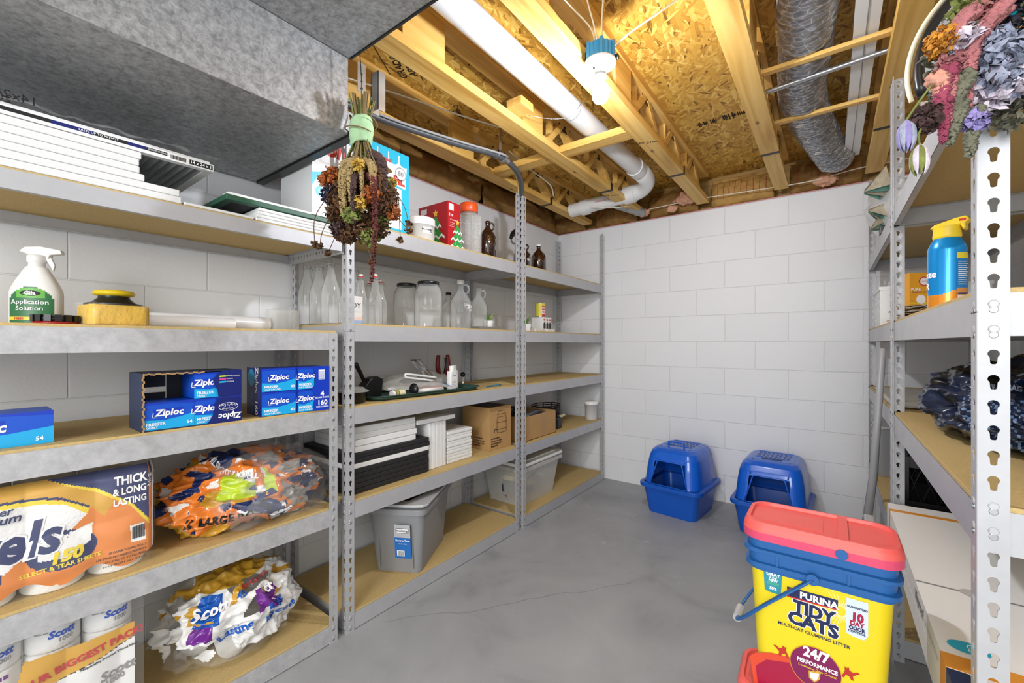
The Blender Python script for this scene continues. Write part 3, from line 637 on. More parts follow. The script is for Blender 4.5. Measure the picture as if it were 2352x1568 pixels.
mb = MB(); P = [(w_*.24, 0), (w_/2, 0), (w_/2, h_), (w_*.30, h_), (w_*.22, h_*.93), (w_*.18, h_*.8), (w_*.23, h_*.62), (w_*.24, h_*.5), (w_*.20, h_*.36), (w_*.19, h_*.2), (w_*.14, h_*.05), (w_*.10, 0)]
mb.flat(P, ZD, F); mb.flat([(w_*.2, h_*.478), (w_/2, h_*.478), (w_/2, h_*.486), (w_*.2, h_*.486)], ZM, F, .0003)
for i, c_ in enumerate((LIME, mat('pink ink', 'd2409a', .4), TEAL)):
    mb.flat([(w_*.25, h_*(.90-i*.055)), (w_*.325, h_*(.905-i*.055)), (w_*.325, h_*(.875-i*.055)), (w_*.25, h_*(.87-i*.055))], c_, F, .0005); mb.text(('PANTRY & FRIDGE', 'FREEZER', 'STORAGE')[i], .0045, WINK, F @ T(w_*.335, h_*(.89-i*.055), .0006), 'LEFT')
mb.text('Ziploc', .026, WINK, F @ T(w_*.37, h_*.12, .0006) @ RZ(180), bold=.03, shear=.15); mb.text("Grip'n Seal", .012, WINK, F @ T(w_*.35, h_*.33, .0006) @ RZ(180)); mb.text("Technology", .008, WINK, F @ T(w_*.35, h_*.26, .0006) @ RZ(180))
mb.tube([F @ Vector((w_*.35+.028*math.cos(a), h_*.30+.013*math.sin(a), .001)) for a in [2*PI*k/24 for k in range(25)]], .0007, WINK, 4)
mb.build('front_flap', t)
for i, (yy, zz_, s2, num, lb, ax) in enumerate([(.417, .003, 'QUART', '54', 'full width freezer quart box at the lower left in the torn carton', .0), (.533, .003, 'QUART', '', 'lower right freezer quart box half behind the dark carton flap', -.02), (.533, .086, 'QUART', '', 'upper right freezer quart box half behind the dark carton flap', -.02)]):
    wv = .127 if i == 0 else .106
    zcarton('freezer_bag_box', lb, 'box', yy-wv/2, yy+wv/2, ZZ+zz_, .081, .118, -1.608, ZB, zdeco('FREEZER', s2, num, .33, ax), 'freezer bag boxes in the torn carton')
t = thing('display_carton', 'bright blue outer carton with four half gallon freezer bag boxes inside, beside the post', 'carton', (-1.604, .800, ZZ), -4.)
w_, h_, d_ = .246, .172, .135; mb = MB()
mb.box((-d_/2, 0, h_/2-.001), (d_-.004, w_-.001, h_-.003), ZM); F = faceX(.0006, 0, 0)
mb.flat([(-.004, 0), (-.0035, 0), (-.0035, h_), (-.004, h_)], ZD, F, .0035)
for j in (0, 1):
    for i, cx in enumerate((-w_*.25, w_*.14)):
        Fq = F @ T(cx, h_*(.25+.5*j), .0008); zd = zdeco('FREEZER', 'HALF GALLON', '40' if i == 0 else '', .30, 0.)
        wq = w_*.47 if i == 0 else w_*.25
        mb.flat([(-wq/2, -h_*.24), (wq/2, -h_*.24), (wq/2, h_*.24), (-wq/2, h_*.24)], ZB, Fq); zd(mb, Fq @ T(0, 0, .0004), wq, h_*.48)
mb.flat([(w_*.24, 0), (w_/2, 0), (w_/2, h_), (w_*.24, h_), (w_*.28, h_*.8), (w_*.27, h_*.6), (w_*.22, h_*.5), (w_*.27, h_*.35), (w_*.24, h_*.1)], ZM, F, .003)
mb.text('4', .028, WINK, F @ T(w_*.39, h_*.37, .0036), bold=.03); mb.text('BOXES INSIDE', .0085, WINK, F @ T(w_*.39, h_*.29, .0036), bold=.02); mb.text('160', .027, WINK, F @ T(w_*.39, h_*.17, .0036), bold=.03); mb.text('TOTAL BAGS', .0085, WINK, F @ T(w_*.39, h_*.08, .0036), bold=.02)
mb.flat([(w_*.33, h_*.70), (w_*.43, h_*.70), (w_*.43, h_*.92), (w_*.33, h_*.92)], WINK, F, .0034)
for k in range(9): mb.flat([(w_*.335, h_*(.71+.022*k)), (w_*.425, h_*(.71+.022*k)), (w_*.425, h_*(.718+.022*k)), (w_*.335, h_*(.718+.022*k))], ZM, F, .0038)
S_ = faceY(-d_/2, -w_/2-.0006, h_/2); mb.flat([(-d_/2, -h_/2), (d_/2, -h_/2), (d_/2, h_/2), (-d_/2, h_/2)], ZD, S_); mb.flat(ell(-.02, .05, .035, .03), ZL, S_, .0003)
mb.text('Ziploc', .036, WINK, S_ @ T(.035, .042, .0009) @ RZ(-90), bold=.02); mb.text('160', .036, WINK, S_ @ T(.03, -.055, .0009) @ RZ(-90), bold=.02); mb.text('GALLON HALF', .012, ZL, S_ @ T(-.01, -.045, .0009) @ RZ(-90))
mb.build('shell', t)

# ---------------------------------------------------------------- left unit, fourth shelf: paper towels and crumpled wrap
ZP = .5455; XP = -1.632
t = thing('paper_towel_pack', 'big pack of paper towels in orange and navy printed film', 'paper towels', (0, 0, 0)); t.location = (-1.70, .15, ZP)
TL0 = T(1.70, -.15, -ZP)
for k in range(4):
    for r_ in (0, 1):
        MB().lathe([(.022, 0), (.058, 0), (.062, .005), (.062, .275), (.056, .28), (.022, .28)], PAPER, n=32).build('towel_roll', t, loc=(-.001-.128*r_, -.220+.1275*k, .001))
    if k == 0: continue
polyT = dict(
 gold=yz([(-260, 1190), (0, 1112), (130, 1098), (215, 1120), (262, 1150), (240, 1185), (205, 1160), (120, 1143), (0, 1158), (-260, 1230)], XP),
 blue=yz([(-260, 1225), (0, 1156), (90, 1142), (140, 1141), (206, 1160), (206, 1165), (140, 1147), (90, 1148), (0, 1162), (-260, 1232)], XP),
 yel=yz([(-260, 1232), (0, 1162), (90, 1148), (150, 1148), (206, 1166), (200, 1178), (150, 1158), (90, 1158), (0, 1172), (-260, 1246)], XP),
 white=yz([(-260, 1246), (0, 1172), (90, 1158), (150, 1158), (200, 1178), (158, 1222), (100, 1250), (40, 1290), (10, 1318), (-260, 1440)], XP),
 navy=yz([(112, 1106), (200, 1080), (342, 1050), (343, 1190), (300, 1152), (225, 1122)], XP), nyel=yz([(112, 1106), (225, 1120), (300, 1150), (344, 1192), (344, 1203), (300, 1160), (225, 1131)], XP),
 nav2=yz([(345, 1045), (362, 1045), (362, 1120), (345, 1108)], XP), ell=yz([(140+84*math.cos(a)+0*math.sin(a), 1263-44*math.sin(a)-20*math.cos(a)) for a in [2*PI*k/32 for k in range(32)]], XP),
 ewh=yz([(84, 1248), (120, 1228), (156, 1226), (152, 1240), (160, 1222), (200, 1205), (214, 1200), (208, 1240), (150, 1280), (86, 1292)], XP), bar=yz([(298, 1206), (332, 1198), (334, 1236), (300, 1244)], XP),
 e2=yz([(-30+34*math.cos(a), 1330-30*math.sin(a)) for a in [2*PI*k/20 for k in range(20)]], XP))
YA, YC = -.125, .392
def tf(y, z, o=0.):
    k = (y-YA)/(YC-YA); b = .006*abs(math.sin(4.05*PI*k))+.004*noise.noise(Vector((y*16, z*22, 0)))+.004*abs(noise.noise(Vector((y*9+z*18, z*6-y*8, 3))))
    ed = max(0, (k-.955)/.045); ea = max(0, (z-.815)/.03); eb = max(0, (.60-z)/.05)
    return TL0 @ Vector((XP-.002+b-.034*ed*ed-.03*ea*ea-.012*eb+o, y, z))
zb_ = lambda y: .572+.014*math.cos((y-YA)/(YC-YA)*8.1*PI)
def pickT(u, v):
    y = YA+(YC-YA)*u; z0 = zb_(y); z = z0+(.842-z0)*v; r = ORANGE
    for k, m in (('gold', GOLD), ('white', PAPER), ('yel', YEL), ('blue', NAVY), ('nyel', YEL), ('navy', NAVY), ('nav2', NAVY), ('ell', NAVY), ('ewh', PAPER), ('bar', WINK), ('e2', NAVY)):
        if inside(y, z, polyT[k]): r = m
    if u > .985: r = PAPER
    return r
mb = MB(); mb.printed(lambda u, v: tf(YA+(YC-YA)*u, zb_(YA+(YC-YA)*u)+(.842-zb_(YA+(YC-YA)*u))*v), 200, 90, pickT)
def tt(px, py, txt, s, m, bold=.03, rot=0., sx=1., sh=0., al='CENTER', o=.0025):
    p = at(px, py, 0, XP); M = RZ(rot)
    mb.text(txt, s, m, lambda q: (lambda w: tf(p.y+w.x, p.z+w.y, o))(M @ q), al, bold, sx, sh)
tt(336, 1092, 'THICK', .034, WINK, .03, 0, .72, al='RIGHT'); tt(336, 1116, '& LONG', .028, WINK, .03, 0, .72, al='RIGHT'); tt(336, 1139, 'LASTING', .026, WINK, .03, 0, .72, al='RIGHT')
tt(354, 1088, 'HICK', .014, WINK, .02); tt(354, 1100, 'LONG', .012, WINK, .02); tt(354, 1110, 'ASTING', .010, WINK, .02)
tt(133, 1226, 'Towels', .125, WINK, .07, 2, .82, .25, 'RIGHT', .002); tt(133, 1226, 'Towels', .125, NAVY, .03, 2, .82, .25, 'RIGHT', .0034)
tt(28, 1172, 'Super', .026, NAVY, .02, 0, 1, .2, 'RIGHT'); tt(49, 1186, 'Premium', .030, NAVY, .02, 0, 1, .2, 'RIGHT')
tt(150, 1274, '150', .042, YEL, .05, 4, 1, .2); tt(142, 1297, 'SELECT & TEAR SHEETS', .0145, YEL, .03, 2)
for i, s_ in enumerate(('15 PAPER TOWEL ROLLS', '138 TWO-PLY SHEETS PER ROLL', '1031.2 SQ. FT. TOTAL AREA', '11 IN x 6 IN (27.9 cm x 15.2 cm)')): tt(336, 1246+9.5*i, s_, .0085, INK, .02, 0, .9, al='RIGHT')
for k in range(16): p = yz([(302+k*1.9, 1208-k*.5), (303+k*1.9+(k % 3)*.5, 1208-k*.5), (303+k*1.9+(k % 3)*.5, 1236-k*.5), (302+k*1.9, 1236-k*.5)], XP); mb.add([(a, b, 0) for a, b in p], [(0, 1, 2, 3)], INK, False, lambda q: tf(q.x, q.y, .0025))
mb.build('printed_film', t)
mb = MB(); mb.grid(lambda u, v: tf(YA+(YC-YA)*u, .549+.295*v, .004), 90, 40, FILM)
mb.grid(lambda u, v: TL0 @ Vector((XP-.005-.24*v, YC-.004+.02*math.sin(PI*v)+.004*noise.noise(Vector((v*20, u*20, 3))), .548+.292*u)), 20, 20, FILM)
mb.grid(lambda u, v: TL0 @ Vector((XP-.02-.22*v, YA+(YC-YA)*u, .842+.006*noise.noise(Vector((u*20, v*12, 3))))), 30, 12, FILM); mb.build('clear_film', t)
def blob(name, label, cat, loc, sc, seed, picks, parts=(), rough=.22, ridg=.30, n=(260, 140), texts=(), film=None, flat_base=True, rz=0, crease=True):
    t = thing(name, label, cat, loc, rz)
    def bf(u, v, k=1.):
        th = 2*PI*u; ph = PI*v; d = Vector((math.sin(ph)*math.cos(th), math.sin(ph)*math.sin(th), -math.cos(ph)))
        a = 1-abs(noise.noise(d*1.7+Vector((seed, 0, 0))))*1.5; b = 1-abs(noise.noise(d*3.7+Vector((0, seed, 0))))*1.9; c = 1-abs(noise.noise(d*7+Vector((0, 0, seed))))*2.2
        r = k*(.72+ridg*(.62*a+.32*b+.12*c)-.1*ridg); p = Vector((d.x*sc[0]*r, d.y*sc[1]*r, d.z*sc[2]*r+sc[2]*.72))
        if p.z < .002: p.z = .002+.002*noise.noise(d*9)
        if p.z < .002: p.z = .002
        return p
    mb = MB(); mb.printed(lambda u, v: bf(u, v), n[0], n[1], lambda u, v: picks(u, v, seed)); mb.sm = [crease for _ in mb.sm]
    for (u, v, txt, s, m, rot, sx) in texts:
        p0 = bf(u, v); pu = (bf(u+.01, v)-p0).normalized(); 
        def mp(q, u=u, v=v, rot=rot):
            w = RZ(rot) @ q; r_ = max(sc[0], sc[1]); return bf(u+w.x/(2*PI*r_*.85), v+w.y/(PI*sc[2]), 1.035)
        mb.text(txt, s, m, mp, bold=.03, sx=sx)
    mb.build('printed_wrap', t)
    if film:
        f_ = MB(); f_.grid(lambda u, v: bf(u, v, 1.05) if False else Vector((film[0]+film[3]*.0, film[1], 0))+Vector((lambda p: (p.x*film[2], p.y*film[3], p.z*film[4]))(bf((u*1.7+.3) % 1, v, 1.03))), 70, 40, FILM, wrap=False); f_.build('clear_film', t)
    return t
def nz(u, v, s, k=3.): th = 2*PI*u; ph = PI*v; return noise.noise(Vector((math.sin(ph)*math.cos(th), math.sin(ph)*math.sin(th), -math.cos(ph)))*k+Vector((s*7, s, 0)))
NAVG = mat('navy film', '182a5c', .18); ORG = mat('orange film', 'd9792c', .18); GRYF = mat('silvery film', 'a8a49e', .15, alpha=.75)
GOLDF = mat('golden film', 'c99a34', .18); LIMF = mat('lime film', 'b4ca30', .2); WHF = mat('white film', 'e6e6e4', .2)
def pk1(u, v, s):
    a = nz(u, v, 1, 2.2); b = nz(u, v, 3, 2.2); c = nz(u, v, 5, 3.8)
    if u > .03 and u < .17 and v > .35 and v < .95 and a+b*.6 > -.12: return GRYF if c < .12 else (ORG if c < .3 else NAVG)
    if .93 < (u+.02) % 1 < 1.01 or u < .02:
        if .55 < v < .74: return LIMF if b > -.1 else WHF
    if a < -.22: return NAVG
    if b > .27: return GOLDF
    if c > .36: return WHF
    if c < -.38: return NAVG
    return ORG
blob('crumpled_wrapper', 'crumpled orange and navy plastic wrapper on the shelf right of the paper towels', 'plastic wrapper', (-1.80, .690, ZP+.001), (.205, .272, .146), 3.1, pk1, ridg=.42,
     texts=[(.985, .60, 'L', .12, NAVG, 20, 1.), (.93, .42, '15 LARGE ROLLS', .03, INK, 0, 1), (.90, .78, 'THICK & LONG LASTING', .024, WINK, 160, 1), (.055, .55, 'brawny touch', .02, INK, 20, 1), (.03, .38, 'ers', .05, WINK, 10, 1)], film=(.05, .07, .95, .86, 1.02))

# ---------------------------------------------------------------- left unit, bottom shelf: toilet paper
ZB_ = .0812
t = thing('toilet_paper_pack', 'tall pack of white toilet rolls in clear film with a gold band', 'toilet paper', (-1.74, .12, ZB_))
rn = random.Random(4)
for c in range(5):
    for k in range(4):
        yy = -.265+.1105*c; zz = .0005+.098*k
        mb = MB().lathe([(.020, .001), (.052, .001), (.054, .005), (.054, .091), (.051, .096), (.020, .096)], PAPER, n=36)
        if c >= 2 and k >= 2:
            cy = lambda q, dy=0, dz=0: Vector((.0548*math.cos(q.x/.0548), .0548*math.sin(q.x/.0548), q.y))
            for (w0, z_, ww, hh, m) in ((-.020, .070, .022, .010, GOLD), (.010, .073, .020, .011, PURP)): mb.add([(w0, z_, 0), (w0+ww, z_+.001, 0), (w0+ww, z_+hh, 0), (w0, z_+hh, 0)], [(0, 1, 2, 3)], m, False, cy)
            cq = lambda dx, dz: (lambda q: Vector((.0553*math.cos((q.x+dx)/.0553), .0553*math.sin((q.x+dx)/.0553), q.y+dz)))
            mb.text('1=1,000', .0085, NAVY, cq(-.010, .075), bold=.02); mb.text('Scott', .026, ZB, cq(.012, .045), bold=.04, shear=.2); mb.text('septic safe', .007, INK, cq(-.028, .055)); mb.text('1000', .016, GREY, cq(.02, .026), bold=.02)
        mb.build('toilet_roll', t, loc=(.02+.0, yy, zz))
    for k in range(4):
        if c > 2: MB().lathe([(.020, .001), (.052, .001), (.054, .005), (.054, .091), (.051, .096), (.020, .096)], PAPER, n=20).build('toilet_roll', t, loc=(-.091, -.265+.1105*c, .0005+.098*k))
X2 = -1.660
TT = T(1.74, -.12, -ZB_)
G1 = yz([(40, 1568), (52, 1519), (200, 1470), (309, 1423), (311, 1452), (240, 1500), (120, 1568), (60, 1600)], X2); G2 = yz([(120, 1570), (240, 1502), (311, 1454), (304, 1600), (250, 1700), (90, 1700)], X2)
def tp(y, z, o=0.): return TT @ Vector((X2+.004+.006*abs(math.sin((y-.0935)/.1105*PI))+.003*noise.noise(Vector((y*18, z*18, 1)))+o, y, z))
mb = MB(); mb.printed(lambda u, v: tp(-.0+.345*u, .17+.30*v), 120, 90, lambda u, v: GOLD if inside(.345*u, .17+.30*v, G1) else (WHF if inside(.345*u, .17+.30*v, G2) else None))
def tq(px, py, txt, s, m, rot=0., bold=.03, sh=0., sx=1.):
    p = at(px, py, 0, X2); M = RZ(rot); mb.text(txt, s, m, lambda q: (lambda w: tp(p.y+w.x, p.z+w.y, .0022))(M @ q), 'CENTER', bold, sx, sh)
tq(196, 1503, 'OUR BIGGEST PACK!', .0265, RED, 8, .03); tq(195, 1503, 'OUR BIGGEST PACK!', .0265, RED, 8, .02); tq(250, 1502, 'Responsibly Sourced Wood Fiber', .009, INK, 6); tq(268, 1535, 'Scott', .036, GREY, 8, .03, .2); tq(262, 1556, '1000', .022, GREY, 8)
mb.build('printed_band', t)
mb = MB(); mb.grid(lambda u, v: tp(-.20+.565*u, .10+.375*v, .006), 60, 40, FILM); mb.grid(lambda u, v: TT @ Vector((X2-.004-.15*v, .368+.004*math.sin(9*v), .10+.375*u)), 20, 12, FILM); mb.build('clear_film', t)
def pk2(u, v, s):
    a = nz(u, v, 2, 2.4); b = nz(u, v, 4, 4); c = nz(u, v, 8, 3)
    if v > .80 and u > .78 or (v > .84): return GOLDF
    if v > .62 and b > .22: return GOLDF
    if .02 < u < .10 and .56 < v < .72 and b < .12: return PURPF
    if (.86 < u < .93 and .60 < v < .78): return ZBF
    if (.865 < u < .92 and .52 < v < .60): return PURPF
    if v < .5 and c < .10 and u < .98 and u > .5: return FILM
    if v < .36: return FILM
    if v > .58 and a < -.12: return FILM
    return WHF
PURPF = mat('purple film', '6f2a8c', .2); ZBF = mat('blue film', '1559b4', .2)
t = blob('toilet_paper_bag', 'half empty clear and white bag of toilet rolls sagging at the shelf post', 'toilet paper', (-1.80, .655, ZB_+.001), (.185, .245, .170), 7.7, pk2, ridg=.34,
     texts=[(.905, .69, 'Scott', .056, WINK, 12, 1), (.965, .51, 'Lasting', .036, ZBF, 14, 1), (.075, .50, 'Lasting', .034, ZBF, 10, 1), (.068, .585, 'Long', .034, ZBF, 10, 1), (.985, .73, '45', .034, ZBF, 8, 1), (.055, .79, 'OUR BIGGEST PACK!', .021, RED, 6, .9), (.06, .70, 'tt', .05, WINK, 6, 1)])
for (x_, y_, z_, r_) in ((.045, -.02, .052, 80), (-.03, .07, .052, 20), (-.06, -.08, .052, 50)): 
    o = MB().lathe([(.020, -.048), (.050, -.048), (.050, .048), (.020, .048)], PAPER, n=30).build('toilet_roll', t, loc=(x_, y_, z_)); o.rotation_euler = (R(90), 0, R(r_))
# ---------------------------------------------------------------- middle unit, top shelf
ZA = 1.7195
def growler(name, label, x, y, z, r, h, m, cap=None, capm=None, handle=True, rz=0, deco=None, group=None, cat='jug', tool=None):
    t = thing(name, label, cat, (x, y, z), rz, group); mb = MB(); hb = h*.60; nr = r*.27
    mb.lathe([(r*.9, 0), (r, h*.02), (r, hb*.95), (r*.95, hb), (r*.72, h*.70), (r*.42, h*.79), (nr, h*.84), (nr, h*.93), (nr*1.15, h*.94), (nr*1.15, h*.98), (nr, h)], m, cap=False, n=36)
    mb.lathe([(0.0001, .003), (r*.9, .0005)], m, cap=False, n=36)
    if deco: deco(mb, r, h)
    mb.build('bottle', t)
    if handle: MB().tube(spline([(nr*.9, 0, h*.93), (nr*1.9, 0, h*.95), (nr*2.7, 0, h*.89), (nr*2.5, 0, h*.80), (nr*1.9, 0, h*.76)], 6), r*.10, m, 8).build('handle', t)
    if cap: MB().lathe([(nr*1.22, h*.955), (nr*1.25, h*1.0+cap), (0.0001, h*1.0+cap+.0005)], capm, cap=False).build('cap', t)
    return t
def cyltext(mb, r, z, txt, s, m, a0=0., bold=.03, sx=1.):
    mb.text(txt, s, m, lambda q: Vector(((r+.0009)*math.cos(a0+q.x/r), (r+.0009)*math.sin(a0+q.x/r), z+q.y)), 'CENTER', bold, sx)
def cylpatch(mb, r, z0, z1, a0, a1, m, o=.0006, n=14):
    mb.grid(lambda u, v: Vector(((r+o)*math.cos(a0+(a1-a0)*u), (r+o)*math.sin(a0+(a1-a0)*u), z0+(z1-z0)*v)), n, 2, m)
ORL = mat('orange lid', 'e0541c', .35)
# fibre fill box
FT = mat('turquoise print', '19b5d8', .4); REDP = mat('red script', 'c8322a', .4)
t = thing('fiber_fill_box', 'big white and turquoise polyester fiber fill box behind the hanging bouquet', 'box', (-1.665, 1.137, ZA)); w_, h_, d_ = .49, .40, .26
mb = MB().box((-d_/2, 0, h_/2), (d_, w_, h_), WHITE); F = faceX(.0006, -w_/2, 0)
mb.flat([(0, 0), (w_, 0), (w_, h_), (w_-.006, h_), (w_-.022, .23), (.25, .26), (.20, .26), (.10, .20), (0, .17)], FT, F)
mb.flat([(.22, .03), (.23, .235), (w_-.045, .225), (w_-.045, .03)], WHITE, F, .0004)
mb.flat([(0, .12), (.02, .15), (.12, .155), (.17, .12), (.17, .0), (0, .0)], WHITE, F, .0004)
mb.flat([(w_-.02, .34), (w_-.0, .34), (w_, h_), (0, h_), (0, .385), (w_-.02, .385)], FT, F, .0003)
for k in range(8):
    cx = w_-.03-k*.06; mb.flat([(cx-.026, h_), (cx-.026, h_-.045)]+[(cx-.026*math.cos(a), h_-.045-.02*math.sin(a)) for a in [PI*i/8 for i in range(1, 8)]]+[(cx+.026, h_-.045), (cx+.026, h_)], FT, F, .0006)
mb.text('Poly-fil', .085, REDP, F @ T(.13, .285, .0008), bold=.04, shear=.2); mb.text('Premium Polyester', .022, WHITE, F @ T(.10, .225, .0008), sx=.8); mb.text('Fiber Fill', .036, WHITE, F @ T(.115, .195, .0008), sx=.8)
mb.text('Original', .028, REDP, F @ T(.34, .345, .0010), bold=.03, shear=.15); mb.text('FIL', .055, REDP, F @ T(.43, .262, .0008), bold=.04)
for i, s_ in enumerate(('Best performing fiber', 'for pillows, crafts &', 'upholstery projects')): mb.text(s_, .014, INK, F @ T(.09, .125-.018*i, .0008), bold=.02)
mb.flat(ell(.03, .10, .016, .02), FT, F, .0008); mb.text('5', .022, WHITE, F @ T(.03, .10, .0011), bold=.03)
for rr, m in ((.032, GREY), (.028, WHITE)): mb.flat(ell(w_-.05, .298, rr, rr), m, F, .0008 if m is GREY else .001)
mb.text('80', .032, GREY, F @ T(w_-.05, .298, .0014), bold=.03)
mb.flat(ell(.345, .295, .045, .014), mat('hand hole', '6e5226', .9), F, .0009)
mb.text('FUN CRAFTS', .016, GREY, F @ T(.34, .12, .0009)); mb.flat([(.27, .05), (.31, .05), (.31, .08), (.27, .08)], GREY, F, .0008)
mb.build('box_body', t, .002)
MB().grid(lambda u, v: (-.02-.22*v, -.02+.26*u, h_+.001+.045*math.sin(PI*u)*(1-.3*v)+.01*noise.noise(Vector((u*9, v*9, 0)))), 16, 10, FILM).build('film_handle', t)
def place_top(px, X): p = at(px, 789, 0, X); return p.x, p.y
x, y = place_top(964, -1.73)
t = thing('tub', 'short white round plastic tub on the top shelf in front of a red box', 'tub', (x, y, ZA), -8)
MB().lathe([(.070, 0), (.075, .004), (.077, .098), (.079, .098)], WHITE, n=40).build('body', t); MB().lathe([(.080, .092), (.080, .128), (.076, .132), (0.0001, .131)], WPL, n=40, cap=False).build('lid', t)
mb = MB(); cylpatch(mb, .0768, .045, .078, -.35, .35, WINK); cyltext(mb, .0772, .066, 'Mayonnaise', .011, INK, -.1)
for k in range(12): cylpatch(mb, .0772, .05, .074, .16+k*.015, .166+k*.015, INK, .0006, 2)
mb.build('label', t)
def tree(mb, F, s, face):
    G_ = mat('tree green', '2f9a44', .4); sn = WINK
    for k, (w, y0, y1) in enumerate(((.36, .02, .34), (.30, .26, .58), (.20, .50, .82))):
        mb.flat([(-w*s, y0*s), (w*s, y0*s), (0, y1*s)], G_, F, .0004+.0002*k)
        zz_ = [(-w*s+2*w*s*i/6, (y0+(.05 if i % 2 else -.03))*s) for i in range(7)]; mb.flat(zz_+[(a, b+.055*s) for a, b in zz_[::-1]], sn, F, .0005+.0002*k)
    st = [((.10 if i % 2 == 0 else .045)*s*math.sin(PI*i/5), .86*s+(.10 if i % 2 == 0 else .045)*s*math.cos(PI*i/5)) for i in range(10)]; mb.flat(st, mat('gold star', 'f0c040', .4), F, .0012)
    for a, b in ((-.1, .15), (.12, .12), (0, .4)): mb.flat(ell(a*s, b*s, .03*s, .03*s, 10), mat('dot green', '7fc060', .4), F, .0014)
REDB = mat('red carton', 'b01c24', .35)
t = thing('tree_ornament_box', 'tall red carton printed with a green tree and gold star', 'box', (-1.66, 1.645, ZA), 0); w_, h_, d_ = .098, .256, .235
mb = MB().box((-d_/2, w_/2, h_/2), (d_, w_, h_), REDB); FX = faceX(.0006, 0, 0); FY = faceY(-d_, -.0006, 0)
tree(mb, FX @ T(w_*.76, .005, 0), .17, 0); tree(mb, FY @ T(d_*.60, .0, 0), .235, 1)
mb.flat([(w_*.08, h_*.82), (w_*.45, h_*.82), (w_*.45, h_*.96), (w_*.08, h_*.96)], WINK, FX, .0004); mb.text('3 Ltr', .020, WINK, FX @ T(w_*.25, h_*.72, .0006), bold=.03, sx=.8); mb.text('LED ORNAMENT', .0095, WINK, FX @ T(w_*.45, h_*.62, .0006), sx=.8)
for i in range(3): mb.text('warm white light', .006, WINK, FX @ T(w_*.32, h_*(.56-.04*i), .0006))
mb.flat([(.02, h_*.80), (.07, h_*.82), (.07, h_*.94), (.02, h_*.93)], WINK, FY, .0004); mb.text('3 Ltr', .016, WINK, FY @ T(.04, h_*.68, .0006), bold=.03); mb.text('LED TREE', .010, WINK, FY @ T(.06, h_*.64, .0006))
mb.build('box_body', t)
tag(MB().box((0, 0, .07), (.12, .12, .14), mat('dark red carton', '8d1620', .4)).build('gift_box', None, .001, loc=(-1.93, 1.60, ZA)), 'lower dark red carton behind the white tub', 'box')
x, y = place_top(1077, -1.74)
t = thing('glass_jar', 'tall clear ribbed jar with an orange screw lid', 'jar', (x, y, ZA), -6)
mb = MB(); mb.rbox((0, 0, .122), (.125, .125, .240), .03, CLEARP, k=6)
mb.lathe([(.058, .242), (.048, .262), (.048, .275)], CLEARP, cap=False)
for z in (.06, .12, .18, .225): mb.tube([Vector((a*1.005, b*1.005, z)) for a, b in rrect(.126, .126, .03, 4)+rrect(.126, .126, .03, 4)[:1]], .0018, CLEARP, 5)
for q in (-.03, .0, .03): mb.cyl((.0635, q, .02), (.0635, q, .235), .0016, CLEARP, n=5)
mb.build('jar_body', t); MB().lathe([(.052, .262), (.054, .264), (.054, .312), (.050, .318), (0.0001, .317)], ORL, cap=False, n=36).build('lid', t)
x, y = place_top(1120, -1.70)
def dg(mb, r, h):
    for i, (s_, q) in enumerate((('BEER', .030), ('WILL', .012), ('DUG', .034), ('THE', .012), ('BIRD', .014))): cyltext(mb, r, h*.48-[0, .022, .045, .070, .083][i], s_, q, WINK, .15, .05, .7)
growler('brown_growler', 'brown glass growler with white lettering, right of the orange lidded jar', x, y, ZA, .052, .238, BROWNG, rz=35, deco=dg)
x, y = place_top(1199, -1.74)
growler('brown_growler', 'brown glass growler partly hidden behind the post, with a black loop handle leaning over it', x, y, ZA, .060, .185, BROWNG, rz=30, deco=lambda mb, r, h: cyltext(mb, r, h*.35, '1867', .02, WINK, -.55))
mb = MB().tube(spline([(0, -.10, .0), (0, -.075, .035), (0, -.03, .06), (0, .03, .075), (.0, .07, .06)], 6), lambda t: .010+.012*math.sin(PI*t), BLACK, 10)
mb.tube(spline([(0, -.095, -.012), (0, -.07, -.028), (0, -.03, -.02), (0, .0, .0)], 5), .007, GREY, 8)
tag(mb.build('black_strap', None, loc=(-1.74, 2.42, ZA+.195)), 'black curved rubber strap resting on the growler behind the post', 'strap')
x, y = place_top(1237, -1.72)
growler('brown_growler', 'brown glass growler with a white cap, first right of the steel post', x, y, ZA, .055, .205, BROWNG, .004, WPL, False)
